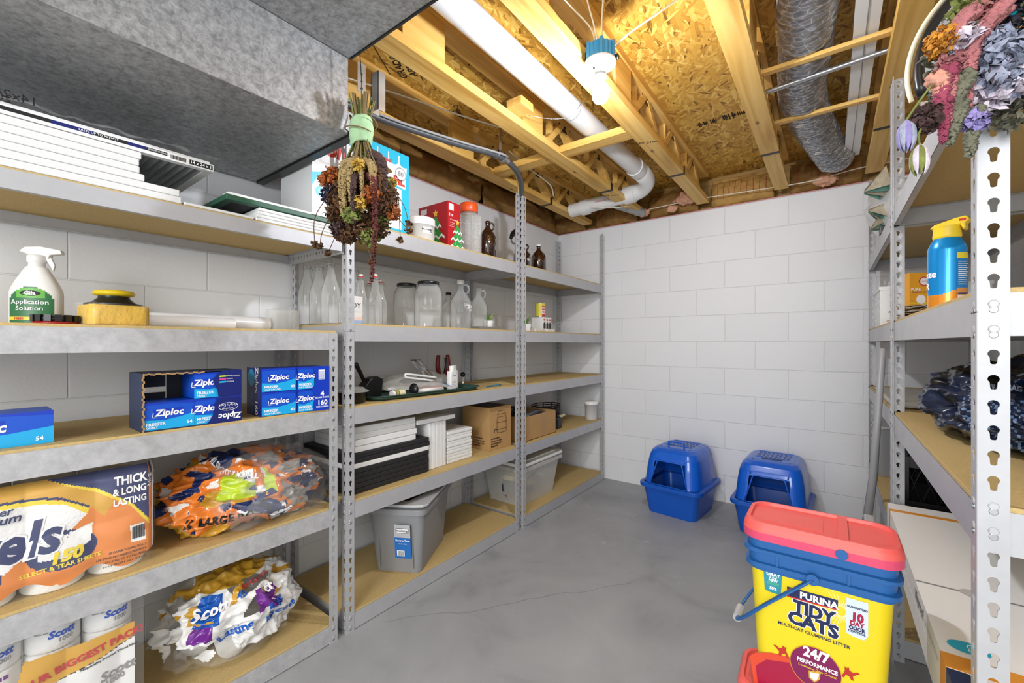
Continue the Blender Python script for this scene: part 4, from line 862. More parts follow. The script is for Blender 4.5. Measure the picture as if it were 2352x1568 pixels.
# ---------------------------------------------------------------- second shelf, glassware
ZG = 1.2855
WIRE = mat('steel wire', '9a9a9a', .3, .8); CER = mat('white stopper', 'f0f0ee', .3); GASK = mat('red gasket', 'cc2f1c', .5)
def swing(label, px, X, r, h, group, stop=True, dark=False, y=None):
    p = at(px, 789, 0, X); yy = p.y if y is None else y
    t = thing('swing_top_bottle', label, 'bottle', (X, yy, ZG), rn.uniform(-40, 60), group); mb = MB(); nr = .0135
    mb.lathe([(r*.6, .006), (r*.92, .001), (r, .006), (r, h*.46), (r*.93, h*.54), (r*.6, h*.68), (nr*1.15, h*.82), (nr, h*.90), (nr*1.25, h*.91), (nr*1.25, h*.93), (nr*.9, h*.935)], GLASS, cap=False, n=32)
    mb.lathe([(0.0001, .008), (r*.95, .007)], GLASS, cap=False, n=32); mb.build('bottle', t)
    w = MB()
    for s in (-1, 1): w.tube(spline([(s*nr*1.3, 0, h*.90), (s*nr*2.0, .006, h*.885), (s*nr*1.5, .014, h*.86), (s*nr*1.4, .006, h*.93), (s*nr*.9, 0, h*.975)], 4), .0011, WIRE, 5)
    w.tube([(nr*1.35*math.cos(a), nr*1.35*math.sin(a), h*.90) for a in [2*PI*k/14 for k in range(15)]], .0011, WIRE, 5); w.build('wire_bail', t)
    if stop: MB().lathe([(.0095, h*.955), (.0105, h*.957), (.0105, h*.99), (.008, h), (0.0001, h)], CER, cap=False).lathe([(.0115, h*.932), (.012, h*.945), (.0105, h*.956)], GASK).build('stopper', t)
    return t
rn = random.Random(9)
for (lb, px, X) in (('tall clear bottle nearest the wall, leftmost behind the perforated beam end', 706, -1.985), ('tall clear bottle, second from left behind the beam end', 733, -1.905), ('tall clear bottle, third from left behind the beam end', 760, -1.815), ('tall clear bottle just right of the post, behind the shorter bottles', 812, -1.86)):
    swing(lb, px, X, .0425, .30, 'tall swing top bottles', False)
swing('short clear bottle half hidden behind the near post', 772, -1.70, .030, .19, None, False, y=1.062)
for (lb, px, X) in (('short swing top bottle with white stopper, nearest the post', 829, -1.79), ('short swing top bottle with white stopper under the drooping red flower', 862, -1.735), ('short swing top bottle in the back row, left one', 848, -1.955), ('short swing top bottle in the back row, right one', 874, -1.865)):
    swing(lb, px, X, .034, .245, 'short swing top bottles with red gaskets')
p = at(811, 789, 0, -1.70)
mb = MB().box((0, 0, .062), (.0016, .055, .125), WHITE); F = faceX(.0012, 0, 0); mb.flat([(-.0275, .0), (.0275, .0), (.0275, .018), (-.0275, .018)], mat('pale blue ink', '9fbbe6', .5), F); mb.flat([(-.0275, .018), (.0275, .018), (.0275, .035), (-.0275, .030)], mat('pale peach ink', 'ecd6c6', .5), F)
mb.text('DY', .034, INK, F @ T(-.004, .082, .0003)); mb.text('pure water', .006, GREY, F @ T(0, .055, .0003))
tag(mb.build('label_card', None, loc=(-1.68, 1.105, ZG)), 'white printed card standing before the bottles beside the post', 'card')
LID = mat('black lid', '17171a', .35)
def bigjar(label, px, X, r, h, emb):
    p = at(px, 789, 0, X); t = thing('gallon_jar', label, 'jar', (X, p.y, ZG), 0, 'gallon jars with black lids'); mb = MB()
    mb.lathe([(r*.93, .001), (r, .008), (r, h*.70), (r*.95, h*.78), (r*.72, h*.88), (r*.70, h*.92)], GLASS, cap=False, n=44); mb.lathe([(0.0001, .010), (r*.96, .008)], GLASS, cap=False, n=44)
    if emb: cyltext(mb, r, h*.40, 'GALLON', .030, GLASS, -.4); cyltext(mb, r, h*.22, 'PRESERVE', .018, GLASS, -.4)
    mb.build('jar_body', t); MB().lathe([(r*.74, h*.905), (r*.76, h*.91), (r*.76, h*.955), (r*.74, h*.965), (0.0001, h*.963)], LID, cap=False, n=40).build('lid', t)
bigjar('clear gallon jar with black lid, the left one', 934, -1.925, .072, .262, False); bigjar('clear gallon jar with black lid, the right one nearer the shelf edge', 984, -1.765, .077, .262, True)
def gpos(px, X): p = at(px, 789, 0, X); return X, p.y
x, y = gpos(1030, -1.955); growler('glass_jug', 'clear glass jug with a black cap at the back, left of the printed jug', x, y, ZG, .052, .235, GLASS, .006, LID, True, 40)
def dj(mb, r, h):
    cyltext(mb, r, h*.47, 'SUNSHINE', .024, WINK, .1, .05); cyltext(mb, r, h*.40, 'MAPLE CREEK', .016, WINK, .1, .03); cyltext(mb, r, h*.22, 'BREWING', .012, WINK, .3)
    for k in range(4): cylpatch(mb, r, h*(.43+.03*k), h*(.437+.03*k), -1.2, -.6, WINK)
x, y = gpos(1058, -1.79); growler('glass_jug', 'clear glass jug printed in white, with a white cap', x, y, ZG, .066, .285, GLASS, .012, CER, True, 40, dj)
x, y = gpos(1099, -1.80); growler('glass_jug', 'clear uncapped glass jug, rightmost of the glassware', x, y, ZG, .058, .268, GLASS, None, None, True, 40, group=None)
# plants, cartons and can, right unit
ZR = ZG
TRY = mat('white tray', 'e6e6e2', .4)
for i, (px, lb, X) in enumerate(((1180, 'long low grey tray left of the steel post', -1.80), (1222, 'low white tray under the small potted plant picture, right of the post', -1.74), (1249, 'low white tray nearest the bean can', -1.74))):
    x, y = gpos(px, X)
    if i == 0: y = 2.10
    tag(MB().rbox((0, 0, .012), (.14, .20 if i == 0 else .118, .022), .01, TRY if i else GREY, taper=.93).build('seedling_tray', None, .001, loc=(x, y, ZR)), lb, 'tray', 'low trays on the second shelf')
def aloe(label, x, y, z, s, seed):
    rr = random.Random(seed); t = thing('small_plant', label, 'plant', (x, y, z)); MB().lathe([(.022*s, 0), (.028*s, .03*s), (.024*s, .032*s)], WPL).build('pot', t); mb = MB(); G = mat('aloe green', '5e8a3c', .45); G2 = mat('aloe pale', 'b6c66e', .45)
    for k in range(14):
        a = k*2.4; el = rr.uniform(.5, 1.25); L = rr.uniform(.04, .065)*s; d = Vector((math.cos(a)*math.cos(el), math.sin(a)*math.cos(el), math.sin(el)))
        mb.tube(spline([(0, 0, .03*s), d*L*.55+Vector((0, 0, .03*s)), d*L+Vector((0, 0, .03*s-.006))], 4), lambda q: .0055*s*(1-q)+.0005, G if k % 3 else G2, 6, flat=.4)
    mb.build('foliage', t)
aloe('small spiky green plant just left of the steel post', -1.78, 2.13, ZR+.0235, 1.25, 1)
aloe('small spiky green plant just right of the steel post', -1.655, 2.375, ZR+.001, 1.4, 2)
x, y = gpos(1248, -1.76)
for i in range(3):
    mb = MB().box((0, 0, .045), (.10, .036, .088), WHITE); F = faceX(.0507, 0, 0); mb.flat(ell(0, .070, .013, .007), REDP, F); mb.flat([(-.015, .004), (.015, .004), (.015, .04), (0, .056), (-.015, .04)], mat('dark print', '3a342c', .6), F); mb.text('SEEDS', .005, WINK, F @ T(0, .070, .0003))
    tag(mb.build('seed_carton', None, loc=(-1.76, y-.062+.0385*i, ZR+.0235)), 'small white carton with red oval and dark picture, %s under the bean can' % ('left', 'middle', 'right')[i], 'carton', 'seed cartons under the can')
t = thing('food_can', 'yellow and red labelled kidney bean can standing on the small cartons', 'can', (-1.765, y-.036, ZR+.1135), -20); r = .040
MB().lathe([(.0375, 0), (.0385, .002), (.0375, .005), (.0375, .105), (.0385, .108), (.036, .110), (.035, .107), (0.0001, .107)], M_EMT, cap=False, n=32).build('tin', t)
mb = MB(); mb.lathe([(.0385, .006), (.0385, .104)], mat('bean label yellow', 'd4cc4a', .4), cap=False, n=40); cylpatch(mb, .0385, .006, .085, -.3, .5, REDP); cylpatch(mb, .0385, .02, .100, .75, 1.4, WINK)
for i, s_ in enumerate(('DARK', 'KIDNEY', 'BEANS')): cyltext(mb, .0390, .068-.020*i, s_, .017, WINK, .1, .04, .7)
mb.build('label', t)

# ---------------------------------------------------------------- third shelf: tray of odds and ends
ZC3 = .9375
x, y = gpos(822, -1.70); t = thing('food_container', 'round black food container with a clear lid beside the near post', 'container', (-1.70, 1.095, ZC3))
MB().lathe([(.052, 0), (.056, .004), (.060, .050), (.061, .050)], BLACK, n=36).build('bowl', t); MB().lathe([(.070, .050), (.070, .054), (.055, .060), (.050, .068), (0.0001, .069)], CLEARP, cap=False, n=36).build('lid', t)
t = thing('serving_tray', 'long dark green plastic tray holding bottles, bags and tools', 'tray', (-1.775, 1.525, ZC3), -3)
GT = mat('dark green plastic', '2c4a40', .4); mb = MB()
n_ = 48
def trf(prof):
    for j in range(len(prof)-1):
        (e0, z0), (e1, z1) = prof[j], prof[j+1]; a = rrect(.285+2*e0, .66+2*e0, .05+e0*.5, 11); b = rrect(.285+2*e1, .66+2*e1, .05+e1*.5, 11); n = len(a)
        mb.add([(p, q, z0) for p, q in a]+[(p, q, z1) for p, q in b], [(i, (i+1) % n, (i+1) % n+n, i+n) for i in range(n)], GT, True)
trf([(0, 0), (.012, .016), (.022, .022), (.022, .019)]); mb.add([(p, q, .0005) for p, q in rrect(.285, .66, .05, 11)], [tuple(range(48))], GT); mb.build('tray_body', t, solid=.002)
ZT3 = ZC3+.003
BLU = mat('blue zip', '3558c0', .4)
def bag(label, x, y, z, w, l, h, rz, seed, zipc=BLU, inner=None):
    t = thing('zip_bag', label, 'plastic bag', (x, y, z), rz, 'clear zip bags on the tray'); f = lambda u, v, o=0.: ((u-.5)*l, (v-.5)*w, h*(math.sin(PI*u)**.5*math.sin(PI*v)**.5)+.012*noise.noise(Vector((u*5+seed, v*4, 1)))*1.0+.018+o)
    MB().grid(f, 26, 20, CLEARP).build('film', t); MB().tube([Vector(f(.97, v/10, .001)) for v in range(1, 10)], .002, zipc, 5).build('zip', t)
    if inner: 
        mb = MB()
        for k in range(3): mb.box((rn.uniform(-.2, .2)*l, (k-1)*w*.2, .012), (l*.5, w*.14, .014), inner, RZ(rn.uniform(-12, 12)))
        mb.build('contents', t)
bag('large grey looking clear zip bag heaped on the tray, left part', -1.83, 1.46, ZT3+.012, .17, .27, .070, 80, 1, BLU, WHITE)
bag('clear zip bag with a red item inside, at the front of the tray', -1.745, 1.58, ZT3+.004, .12, .25, .030, 84, 5, BLU, REDP)
bag('clear zip bag with purple zip leaning at the back of the tray', -1.885, 1.70, ZT3+.012, .14, .22, .075, 70, 8, PURP, WHITE)
bag('clear zip bag beside the white bottles on the tray', -1.84, 1.77, ZT3+.002, .10, .10, .06, 80, 12, BLU, WHITE)
t = thing('scoop', 'black plastic scoop with its handle pointing up, at the left end of the tray', 'scoop', (-1.84, 1.275, ZT3), 10)
MB().prism([(-.045, .0), (.035, .0), (.045, .085), (.01, .10), (-.03, .09), (-.06, .055)], .06, BLACK, RZ(80) @ RX(90)).build('scoop_bowl', t, .006); MB().tube(spline([(0, -.03, .075), (0, -.055, .12), (0, -.085, .165)], 5), lambda q: .011+.004*q, BLACK, 8, flat=.6).build('handle', t)
x, y = -1.68, 1.335
t = thing('pill_bottle', 'small bottle with orange and green label lying on the tray edge', 'bottle', (x, y, ZT3+.019), 0); mb = MB(); mb.cyl((0, -.03, 0), (0, .03, 0), .017, CLEARP).cyl((0, -.024, 0), (0, .026, 0), .0175, mat('cream label', 'e6dcb0', .5), cap=False).cyl((0, -.016, 0), (0, -.008, 0), .0178, mat('green stripe', '4f9a3c', .5), cap=False).cyl((0, -.026, 0), (0, -.018, 0), .0178, ORANGE, cap=False); mb.build('body', t); MB().cyl((0, -.045, 0), (0, -.031, 0), .016, WPL).build('cap', t)
t = thing('rubber_mallet', 'black rounded rubber knob on a white stick lying along the tray front', 'tool', (-1.66, 1.41, ZT3+.033)); MB().ball((0, 0, 0), .030, BLACK, sc=(1, .55, 1)).build('head', t); MB().tube([(0, .012, -.012), (-.005, .20, -.014)], .011, WHITE, 8).build('stick', t)
t = thing('folded_strap', 'white looped cord lying across the grey bags', 'cord', (-1.735, 1.49, ZT3+.092)); MB().tube(spline([(0, .14, -.018), (0, .05, -.004), (0, -.06, .012), (0, -.072, .004), (0, -.06, -.006), (0, .04, -.022), (0, .12, -.034)], 6), .0055, WHITE, 8).build('cord_loop', t)
t = thing('foil_pouch', 'silver foil pouch standing up from the bags on the tray', 'pouch', (-1.82, 1.62, ZT3+.05), 0); MB().grid(lambda u, v: (.02*noise.noise(Vector((u*3, v*3, 2)))-.03*v, -.035+.07*u-.09*(v)+.05, .12*v), 12, 12, mat('silver foil', 'b9babd', .25, .7)).build('pouch_body', t, solid=.0015)
for i, (yy, xx, rz_) in enumerate(((1.735, -1.72, 12), (1.80, -1.765, 20))):
    t = thing('supplement_bottle', ('flat white bottle with a printed label, in front', 'flat white unlabelled bottle, behind the labelled one')[i], 'bottle', (xx, yy, ZT3), rz_, 'white bottles on the tray')
    MB().rbox((0, 0, .052), (.036, .062, .104), .012, WPL).lathe([(.016, .104), (.012, .110), (.012, .116)], WPL).build('body', t, .004); MB().lathe([(.014, .112), (.0145, .132), (.013, .134)], WPL).build('cap', t)
    if i == 0:
        mb = MB(); F = faceX(.0185, 0, 0); mb.flat([(-.028, .012), (.028, .012), (.028, .085), (-.028, .085)], WINK, F); mb.text('MARKET', .009, NAVY, F @ T(0, .078, .0004), bold=.03)
        for k in range(5): mb.flat([(-.024, .022+.008*k), (.018, .022+.008*k), (.018, .0235+.008*k), (-.024, .0235+.008*k)], GREY, F, .0003)
        mb.build('label', t)
t = thing('pliers', 'pliers with two dark red and black grips standing behind the tray', 'pliers', (-1.99, 1.93, ZC3), 0); DR = mat('dark red grip', '7a1412', .4)
for s in (-1, 1): MB().tube(spline([(0, s*.012, .05), (0, s*.035, .07), (0, s*.046, .12), (0, s*.040, .19)], 6), lambda q: .012+.004*math.sin(PI*q), DR, 10).tube(spline([(-.008, s*.020, .06), (-.008, s*.036, .12), (-.008, s*.033, .17)], 5), .010, BLACK, 8).build('grip', t)
MB().box((0, 0, .03), (.03, .06, .06), M_DARK).build('head', t, .008)
x, y = -1.84, 1.955; t = thing('bottle_opener', 'small chrome corkscrew standing right of the white bottles', 'corkscrew', (x, y, ZC3)); MB().lathe([(.014, 0), (.014, .004), (.004, .01), (.004, .06)], M_EMT).build('stem', t); MB().ball((0, 0, .07), .016, BLACK).build('knob', t)
tag(MB().cyl((0, -.07, 0), (0, .06, 0), .0045, mat('teal pen', '1f7896', .3)).cyl((0, .06, 0), (0, .072, 0), .0045, INK, .001).build('pen', None, loc=(-1.655, 2.035, ZC3+.0047)), 'teal pen lying on the third shelf near the steel post', 'pen')

# ---------------------------------------------------------------- fourth shelf: canvases and boxes
Z4 = .5450
names8 = ['lowest', 'second', 'third', 'fourth', 'fifth', 'sixth', 'seventh', 'eighth', 'ninth']
z = Z4; rn = random.Random(6)
for i in range(8):
    wh = i == 5; y1 = 1.503-(.006 if i in (3,) else 0)+(.006 if i == 6 else 0)
    canvas(('white canvas sandwiched in the black stack on the fourth shelf' if wh else 'black canvas in the stack on the fourth shelf, %s from the bottom' % names8[i]), 1.045, y1, z, .0214, CANV if wh else CANVB, -1.65, .38, None if wh else 'black canvases on the fourth shelf'); z += .0221
ztop = z
for i in range(4):
    canvas('white canvas on top of the black stack, %s from the bottom' % names8[i], [1.085, 1.083, 1.085, 1.078][i], [1.425, 1.428, 1.424, 1.419][i], z, .0278, CANV, -1.66+.004*(i % 2), .34, 'white canvases on the black stack'); z += .0285
for i in range(5):
    o = MB().box((0, 0, .121), (.32, .0232, .242), CANV).build('canvas_panel', None, .003, loc=(-1.665-.16, 1.527+.0245*i, Z4)); tag(o, 'white canvas standing on edge, %s from the left' % names8[i].replace('lowest', 'first'), 'canvas', 'white canvases standing on edge')
o = MB().box((0, 0, .0115), (.34, .27, .023), CANV).build('canvas_panel', None, .003, loc=(-1.83, 1.568, Z4+.2445)); tag(o, 'white canvas lying flat across the upright ones', 'canvas')
z = Z4
for i in range(10): canvas('small white canvas in the low stack beside the fermentor box, number %s from the bottom' % (names8+['topmost'])[i], 1.648+.002*math.sin(i*2.1), 1.846+.003*math.sin(i*1.7), z, .0168, CANV, -1.665+.003*math.sin(i*3), .22, 'small white canvases beside the fermentor box'); z += .0174
t = thing('fermentor_box', 'brown cardboard box printed with an outline jar, for a glass fermentor', 'box', (-1.655, 2.10, Z4), -2); w_, h_, d_ = .205, .262, .23
mb = MB().box((-d_/2, 0, h_/2), (d_, w_, h_), CARD); F = faceX(.0006, 0, 0); 
jar = [(-.040, .10), (-.045, .115), (-.045, .185), (-.036, .20), (-.034, .235), (.034, .235), (.036, .20), (.045, .185), (.045, .115), (.040, .10)]
for a, b in zip(jar, jar[1:]+jar[:1]): mb.tube([F @ Vector((a[0]+.01, a[1], .0008)), F @ Vector((b[0]+.01, b[1], .0008))], .0011, INK, 4, cap=False)
for zz_ in (.122, .165, .198, .215): mb.tube([F @ Vector((-.034, zz_, .0008)), F @ Vector((.054, zz_, .0008))], .0009, INK, 4)
mb.tube(spline([F @ Vector((-.035, .120, .001)), F @ Vector((-.055, .125, .001)), F @ Vector((-.06, .105, .001))], 5), .0016, INK, 4)
for i, (s_, q) in enumerate((('NORTHERN BREWER', .011), ('LITTLE BIG MOUTH BUBBLER', .010), ('SIPHONLESS GLASS', .014), ('FERMENTOR', .014))): mb.text(s_, q, INK, F @ T(-.09, .070-.0155*i, .0006), 'LEFT', .03, .8); mb.text(s_, q, INK, faceY(-d_, -w_/2-.0006, 0) @ T(.09, .070-.0155*i, 0), 'LEFT', .03, .8)
mb.build('box_body', t, .001); mb = MB().box((-.10, -.02, .0), (.16, .14, .003), BLACK).build('open_flap', t, loc=(0, 0, h_+.004))
t = thing('cardboard_box', 'open brown cardboard box of dark tools right of the steel post', 'box', (-1.63, 2.515, Z4)); w_, h_, d_ = .43, .165, .28; mb = MB()
mb.box((-.0015, 0, h_/2), (.003, w_, h_), CARD).box((-d_+.0015, 0, h_/2), (.003, w_, h_), CARD).box((-d_/2, -w_/2+.0015, h_/2), (d_, .003, h_), CARD).box((-d_/2, w_/2-.0015, h_/2), (d_, .003, h_), CARD).box((-d_/2, 0, .0015), (d_, w_, .003), CARD); mb.flat([(-.02, .0), (.02, 0), (.02, h_), (-.02, h_)], mat('packing tape', 'a8835a', .3), faceX(.0005, .05, 0)); mb.build('box_body', t)
Zt = Z4+.005
t = thing('caulk_gun', 'dark tool handle sticking up at the left of the open cardboard box', 'tool', (-1.72, 2.36, Zt)); MB().tube([(0, 0, 0), (0, -.01, .20)], .020, BLACK, 10).build('body', t, .002); MB().tube([(0, .03, .16), (0, -.03, .20)], .014, M_DARK, 8).build('head', t)
t = thing('handheld_sander', 'dark purple grey tool lying across the top of the open cardboard box', 'tool', (-1.72, 2.52, Zt+.135), 0); MB().box((0, 0, 0), (.06, .22, .035), mat('purple grey plastic', '3b3448', .4), RX(10)).build('body', t, .008); MB().box((.0, .0, .0195), (.05, .16, .003), GREY, RX(10)).build('plate', t)
t = thing('tool_case', 'black case standing inside the open cardboard box', 'case', (-1.82, 2.42, Zt)); MB().box((0, 0, .10), (.06, .16, .20), BLACK).build('body', t, .012)
t = thing('black_wire_basket', 'black wire basket at the back of the fourth shelf near the corner', 'basket', (-1.90, 3.02, Z4)); mb = MB()
for k in range(9): r = .09+.012*math.sin(k); z_ = .015+.0165*k; mb.tube([(r*1.0*math.cos(a), r*1.5*math.sin(a), z_) for a in [2*PI*i/20 for i in range(21)]], .0045, BLACK, 5)
for k in range(10): a = 2*PI*k/10; mb.tube([(.088*math.cos(a), .13*math.sin(a), 0.004), (.10*math.cos(a), .15*math.sin(a), .15)], .004, BLACK, 5)
mb.build('wire_body', t); MB().ball((0, 0, .07), .085, BLACK, sc=(.9, 1.3, .7)).build('contents', t)
t = thing('paint_brush', 'black bristled brush with a cream handle right of the cardboard box', 'brush', (-1.70, 2.86, Z4), 0); MB().box((0, 0, .045), (.05, .07, .088), BLACK, taper=1.2).build('bristles', t, .012); MB().cyl((-.02, .03, .07), (-.05, .20, .072), .012, mat('cream handle', 'd8d2b8', .5)).build('handle', t)
t = thing('food_canister', 'white translucent canister with a lid near the corner on the fourth shelf', 'canister', (-1.665, 3.385, Z4)); MB().lathe([(.048, 0), (.052, .004), (.055, .135), (.056, .135)], mat('milky plastic', 'd4d4d4', .4), n=32).build('body', t); MB().lathe([(.058, .132), (.058, .152), (.050, .158), (0.0001, .158)], WPL, cap=False, n=32).build('lid', t)

# ---------------------------------------------------------------- bottom shelf: totes
Z5 = .0812
TG = mat('grey tote plastic', '8d8e90', .45); TGL = mat('pale grey lid', 'b3b4b6', .4)
def tote(name, label, loc, rz, L, Wd, H, m, lid, wall=.004, group=None):
    t = thing(name, label, 'storage tote', loc, rz, group); mb = MB(); a = rrect(Wd*.80, L*.82, .03, 6); b = rrect(Wd*.97, L*.97, .035, 6); n = len(a); c = rrect(Wd*1.08, L*1.06, .045, 6)
    lay = [(a, 0), (b, H*.86), (c, H*.865), (c, H*.94), (b, H*.95), (b, H)]
    for (p, z0), (q, z1) in zip(lay, lay[1:]): mb.add([(u, v, z0) for u, v in p]+[(u, v, z1) for u, v in q], [(i, (i+1) % n, (i+1) % n+n, i+n) for i in range(n)], m, False)
    mb.add([(u, v, 0) for u, v in a], [tuple(range(n))[::-1]], m); mb.build('tote_body', t, .003, solid=.003)
    if lid: MB().rbox((0, 0, 0), (Wd*1.10, L*1.08, .022), .05, lid, taper=1.0, k=6).rbox((0, 0, .014), (Wd*.9, L*.9, .010), .04, lid, taper=1.0, k=6).build('lid', t, .005, loc=(0, 0, H+.006))
    return t
t = tote('storage_tote', 'grey storage tote with a blue and white label on the bottom shelf', (-1.795, 1.515, Z5), 28.5, .47, .285, .345, TG, None)
F = faceY(0, -.212, 0) @ RX(6.5)
mb = MB(); mb.flat([(-.028, .19), (.052, .19), (.052, .255), (-.028, .255)], mat('silver label', 'b9bcc0', .4), F @ T(.03, 0, .004)); mb.flat([(-.028, .085), (.052, .085), (.052, .19), (-.028, .19)], mat('blue label', '1f6fc0', .4), F @ T(.03, 0, .004))
mb.flat(rrect(.064, .024, .006), INK, F @ T(.042, .225, .0046)); mb.flat(rrect(.060, .020, .005), WINK, F @ T(.042, .225, .005)); mb.text('trueliving', .015, INK, F @ T(.042, .225, .0054), bold=.02); mb.text('Storage Tote', .0135, WINK, F @ T(.042, .175, .0046), bold=.03); mb.text('10 Gal / 38 L', .008, WINK, F @ T(.042, .158, .0046))
mb.flat([(.012, .095), (.05, .095), (.05, .125), (.012, .125)], WINK, F @ T(0, 0, .0045))
for k in range(10): mb.flat([(.018+k*.0028, .098), (.0192+k*.0028, .098), (.0192+k*.0028, .122), (.018+k*.0028, .122)], INK, F @ T(0, 0, .005))
mb.build('label', t)
mb = MB()
for s in (-1, 1): mb.box((s*.085, -.212, .15), (.004, .006, .24), TG, T(0, 0, 0))
mb.build('rib', t)
o = MB().prism([(.10, -.255), (.15, -.245), (.165, -.22), (.165, .21), (.10, .21), (.105, -.05), (.06, -.19), (-.02, -.22), (-.03, -.255)], .012, TGL).build('lid', t, .003, loc=(0, 0, .338)); o.rotation_euler = (0, R(-1), 0)
t = tote('storage_tote', 'clear storage tote of wood scraps with a white lid on the bottom shelf', (-1.845, 2.60, Z5), 0, .52, .37, .29, CLEARP, TRY)
rn = random.Random(12)
for k in range(13):
    c_ = rn.choice([('e0cda0', 'pale wood'), ('d8c48c', 'tan wood'), ('2c3440', 'dark scrap'), ('6a2a34', 'maroon scrap'), ('d8d8d4', 'white scrap'), ('b8a070', 'brown scrap')]); mm = mat(c_[1], c_[0], .7)
    mb = MB().box((0, 0, 0), (rn.uniform(.05, .11), rn.uniform(.04, .14), rn.uniform(.03, .06)), mm, RZ(rn.uniform(-50, 50)) @ RX(rn.uniform(-25, 25)))
    tag(mb.build('wood_scrap', None, .003, loc=(-1.845+rn.uniform(-.07, .08), 2.43+.34*(k % 5)/4, Z5+.055+.055*(k//5))), 'scrap block jumbled inside the clear tote', 'scrap block', 'scrap blocks inside the clear tote')
tag(MB().cyl((0, -.13, 0), (0, .13, .06), .035, mat('rolled paper', 'd8d6cc', .7), n=24).build('paper_roll', None, loc=(-1.735, 2.60, Z5+.20)), 'rolled white paper lying on the scraps inside the clear tote', 'paper roll')

# ---------------------------------------------------------------- litter boxes on the floor
LB = mat('blue plastic', '0f5fd0', .28, coat=.3); LBD = mat('blue plastic base', '0c54b8', .32)
HOOD = clear_mat('translucent blue hood', '1a5fc0', .80, .95, .25)
def litter(label, x, y, rz, handle):
    t = thing('litter_box', label, 'litter box', (x, y, 0), rz, 'blue hooded litter boxes by the end wall')
    a = rrect(.33, .37, .04, 6); b = rrect(.385, .44, .05, 6); c = rrect(.43, .485, .06, 6); n = len(a); mb = MB()
    for (p, z0), (q, z1) in zip([(a, .001), (b, .185), (c, .188), (c, .212)], [(b, .185), (c, .188), (c, .212), (b, .214)]): mb.add([(u, v, z0) for u, v in p]+[(u, v, z1) for u, v in q], [(i, (i+1) % n, (i+1) % n+n, i+n) for i in range(n)], LBD, False)
    mb.add([(u, v, .001) for u, v in a], [tuple(range(n))[::-1]], LBD); mb.build('pan', t, .004, solid=.003, ang=25)
    # hood: rounded shell, its front face with a trapezoid doorway
    mb = MB(); Zs = [(.214, 1.0, 0), (.23, .985, 0), (.34, .93, .008), (.40, .88, .018), (.435, .82, .03), (.455, .72, .05), (.462, .60, .07)]
    rings = []
    for z, k, sh in Zs: rings.append([(u*k, v*(k+.02)+sh*.45, z) for u, v in rrect(.385, .435, .075, 8)])
    nn = len(rings[0])
    door = lambda x_, z_: abs(x_) < .125-(z_-.225)*.26 and .218 < z_ < .375
    mb2 = MB()
    def hf(u, v):
        s = v*(len(rings)-1); j = min(int(s), len(rings)-2); f = s-j; i = u*nn; i0 = int(i) % nn; i1 = (i0+1) % nn; g = i-int(i)
        A = Vector(rings[j][i0]).lerp(Vector(rings[j][i1]), g); B = Vector(rings[j+1][i0]).lerp(Vector(rings[j+1][i1]), g); return A.lerp(B, f)
    nu, nv = 144, 48
    mb.printed(hf, nu+1, nv, lambda u, v: None if (lambda p: p.y < -.10 and door(p.x, p.z))(hf(u, v)) else LB)
    mb.add([rings[-1][i] for i in range(nn)], [tuple(range(nn))], LB)
    mb.build('hood', t, solid=.003)
    mb = MB()   # raised frame round the doorway, ridge lines over the brow
    pts = [(-.127, .218), (-.086, .372), (-.078, .380), (.078, .380), (.086, .372), (.127, .218)]
    yf = lambda z: min(hf(.75, (lambda q: q)(max(0, min(1, 0)))).y, 0) if False else -.2175*(1.02-(z-.214)*.60)
    P3 = [Vector((px_, yf(z_)-.002, z_)) for px_, z_ in pts]; mb.tube(P3, .0045, LB, 6)
    for s in (-1, 1): mb.tube([Vector((s*.10, -.197, .385)), Vector((s*.105, -.165, .43)), Vector((s*.10, -.10, .463))], .005, LB, 6)
    mb.build('door_frame', t)
    mb = MB()
    for j in range(5):
        for i in range(8): mb.box((-.085+.024*i+(.006 if j % 2 else 0), -.02+.032*j, .4635), (.015, .009, .003), mat('vent slot dark', '06265c', .4))
    mb.bb((-.10, -.045, .462), (.10, -.042, .466), LB); mb.bb((-.10, .135, .462), (.10, .138, .466), LB)
    mb.build('vent', t)
    if handle: MB().tube(spline([(-.055, -.075, .462), (-.055, -.078, .490), (-.045, -.08, .496), (.045, -.08, .496), (.055, -.078, .490), (.055, -.075, .462)], 4), .006, LB, 8).build('handle', t)
    else: MB().box((0, -.065, .465), (.11, .022, .008), mat('vent slot dark'), None).build('handle', t, .003)
    MB().box((0, .212, .25), (.30, .004, .05), LBD).build('latch', t)
    return t
litter('blue hooded litter box with a raised loop handle, the left one', -.87, 3.215, -6, True)
litter('blue hooded litter box with a flush handle, behind the litter pail', -.295, 3.235, -2, False)
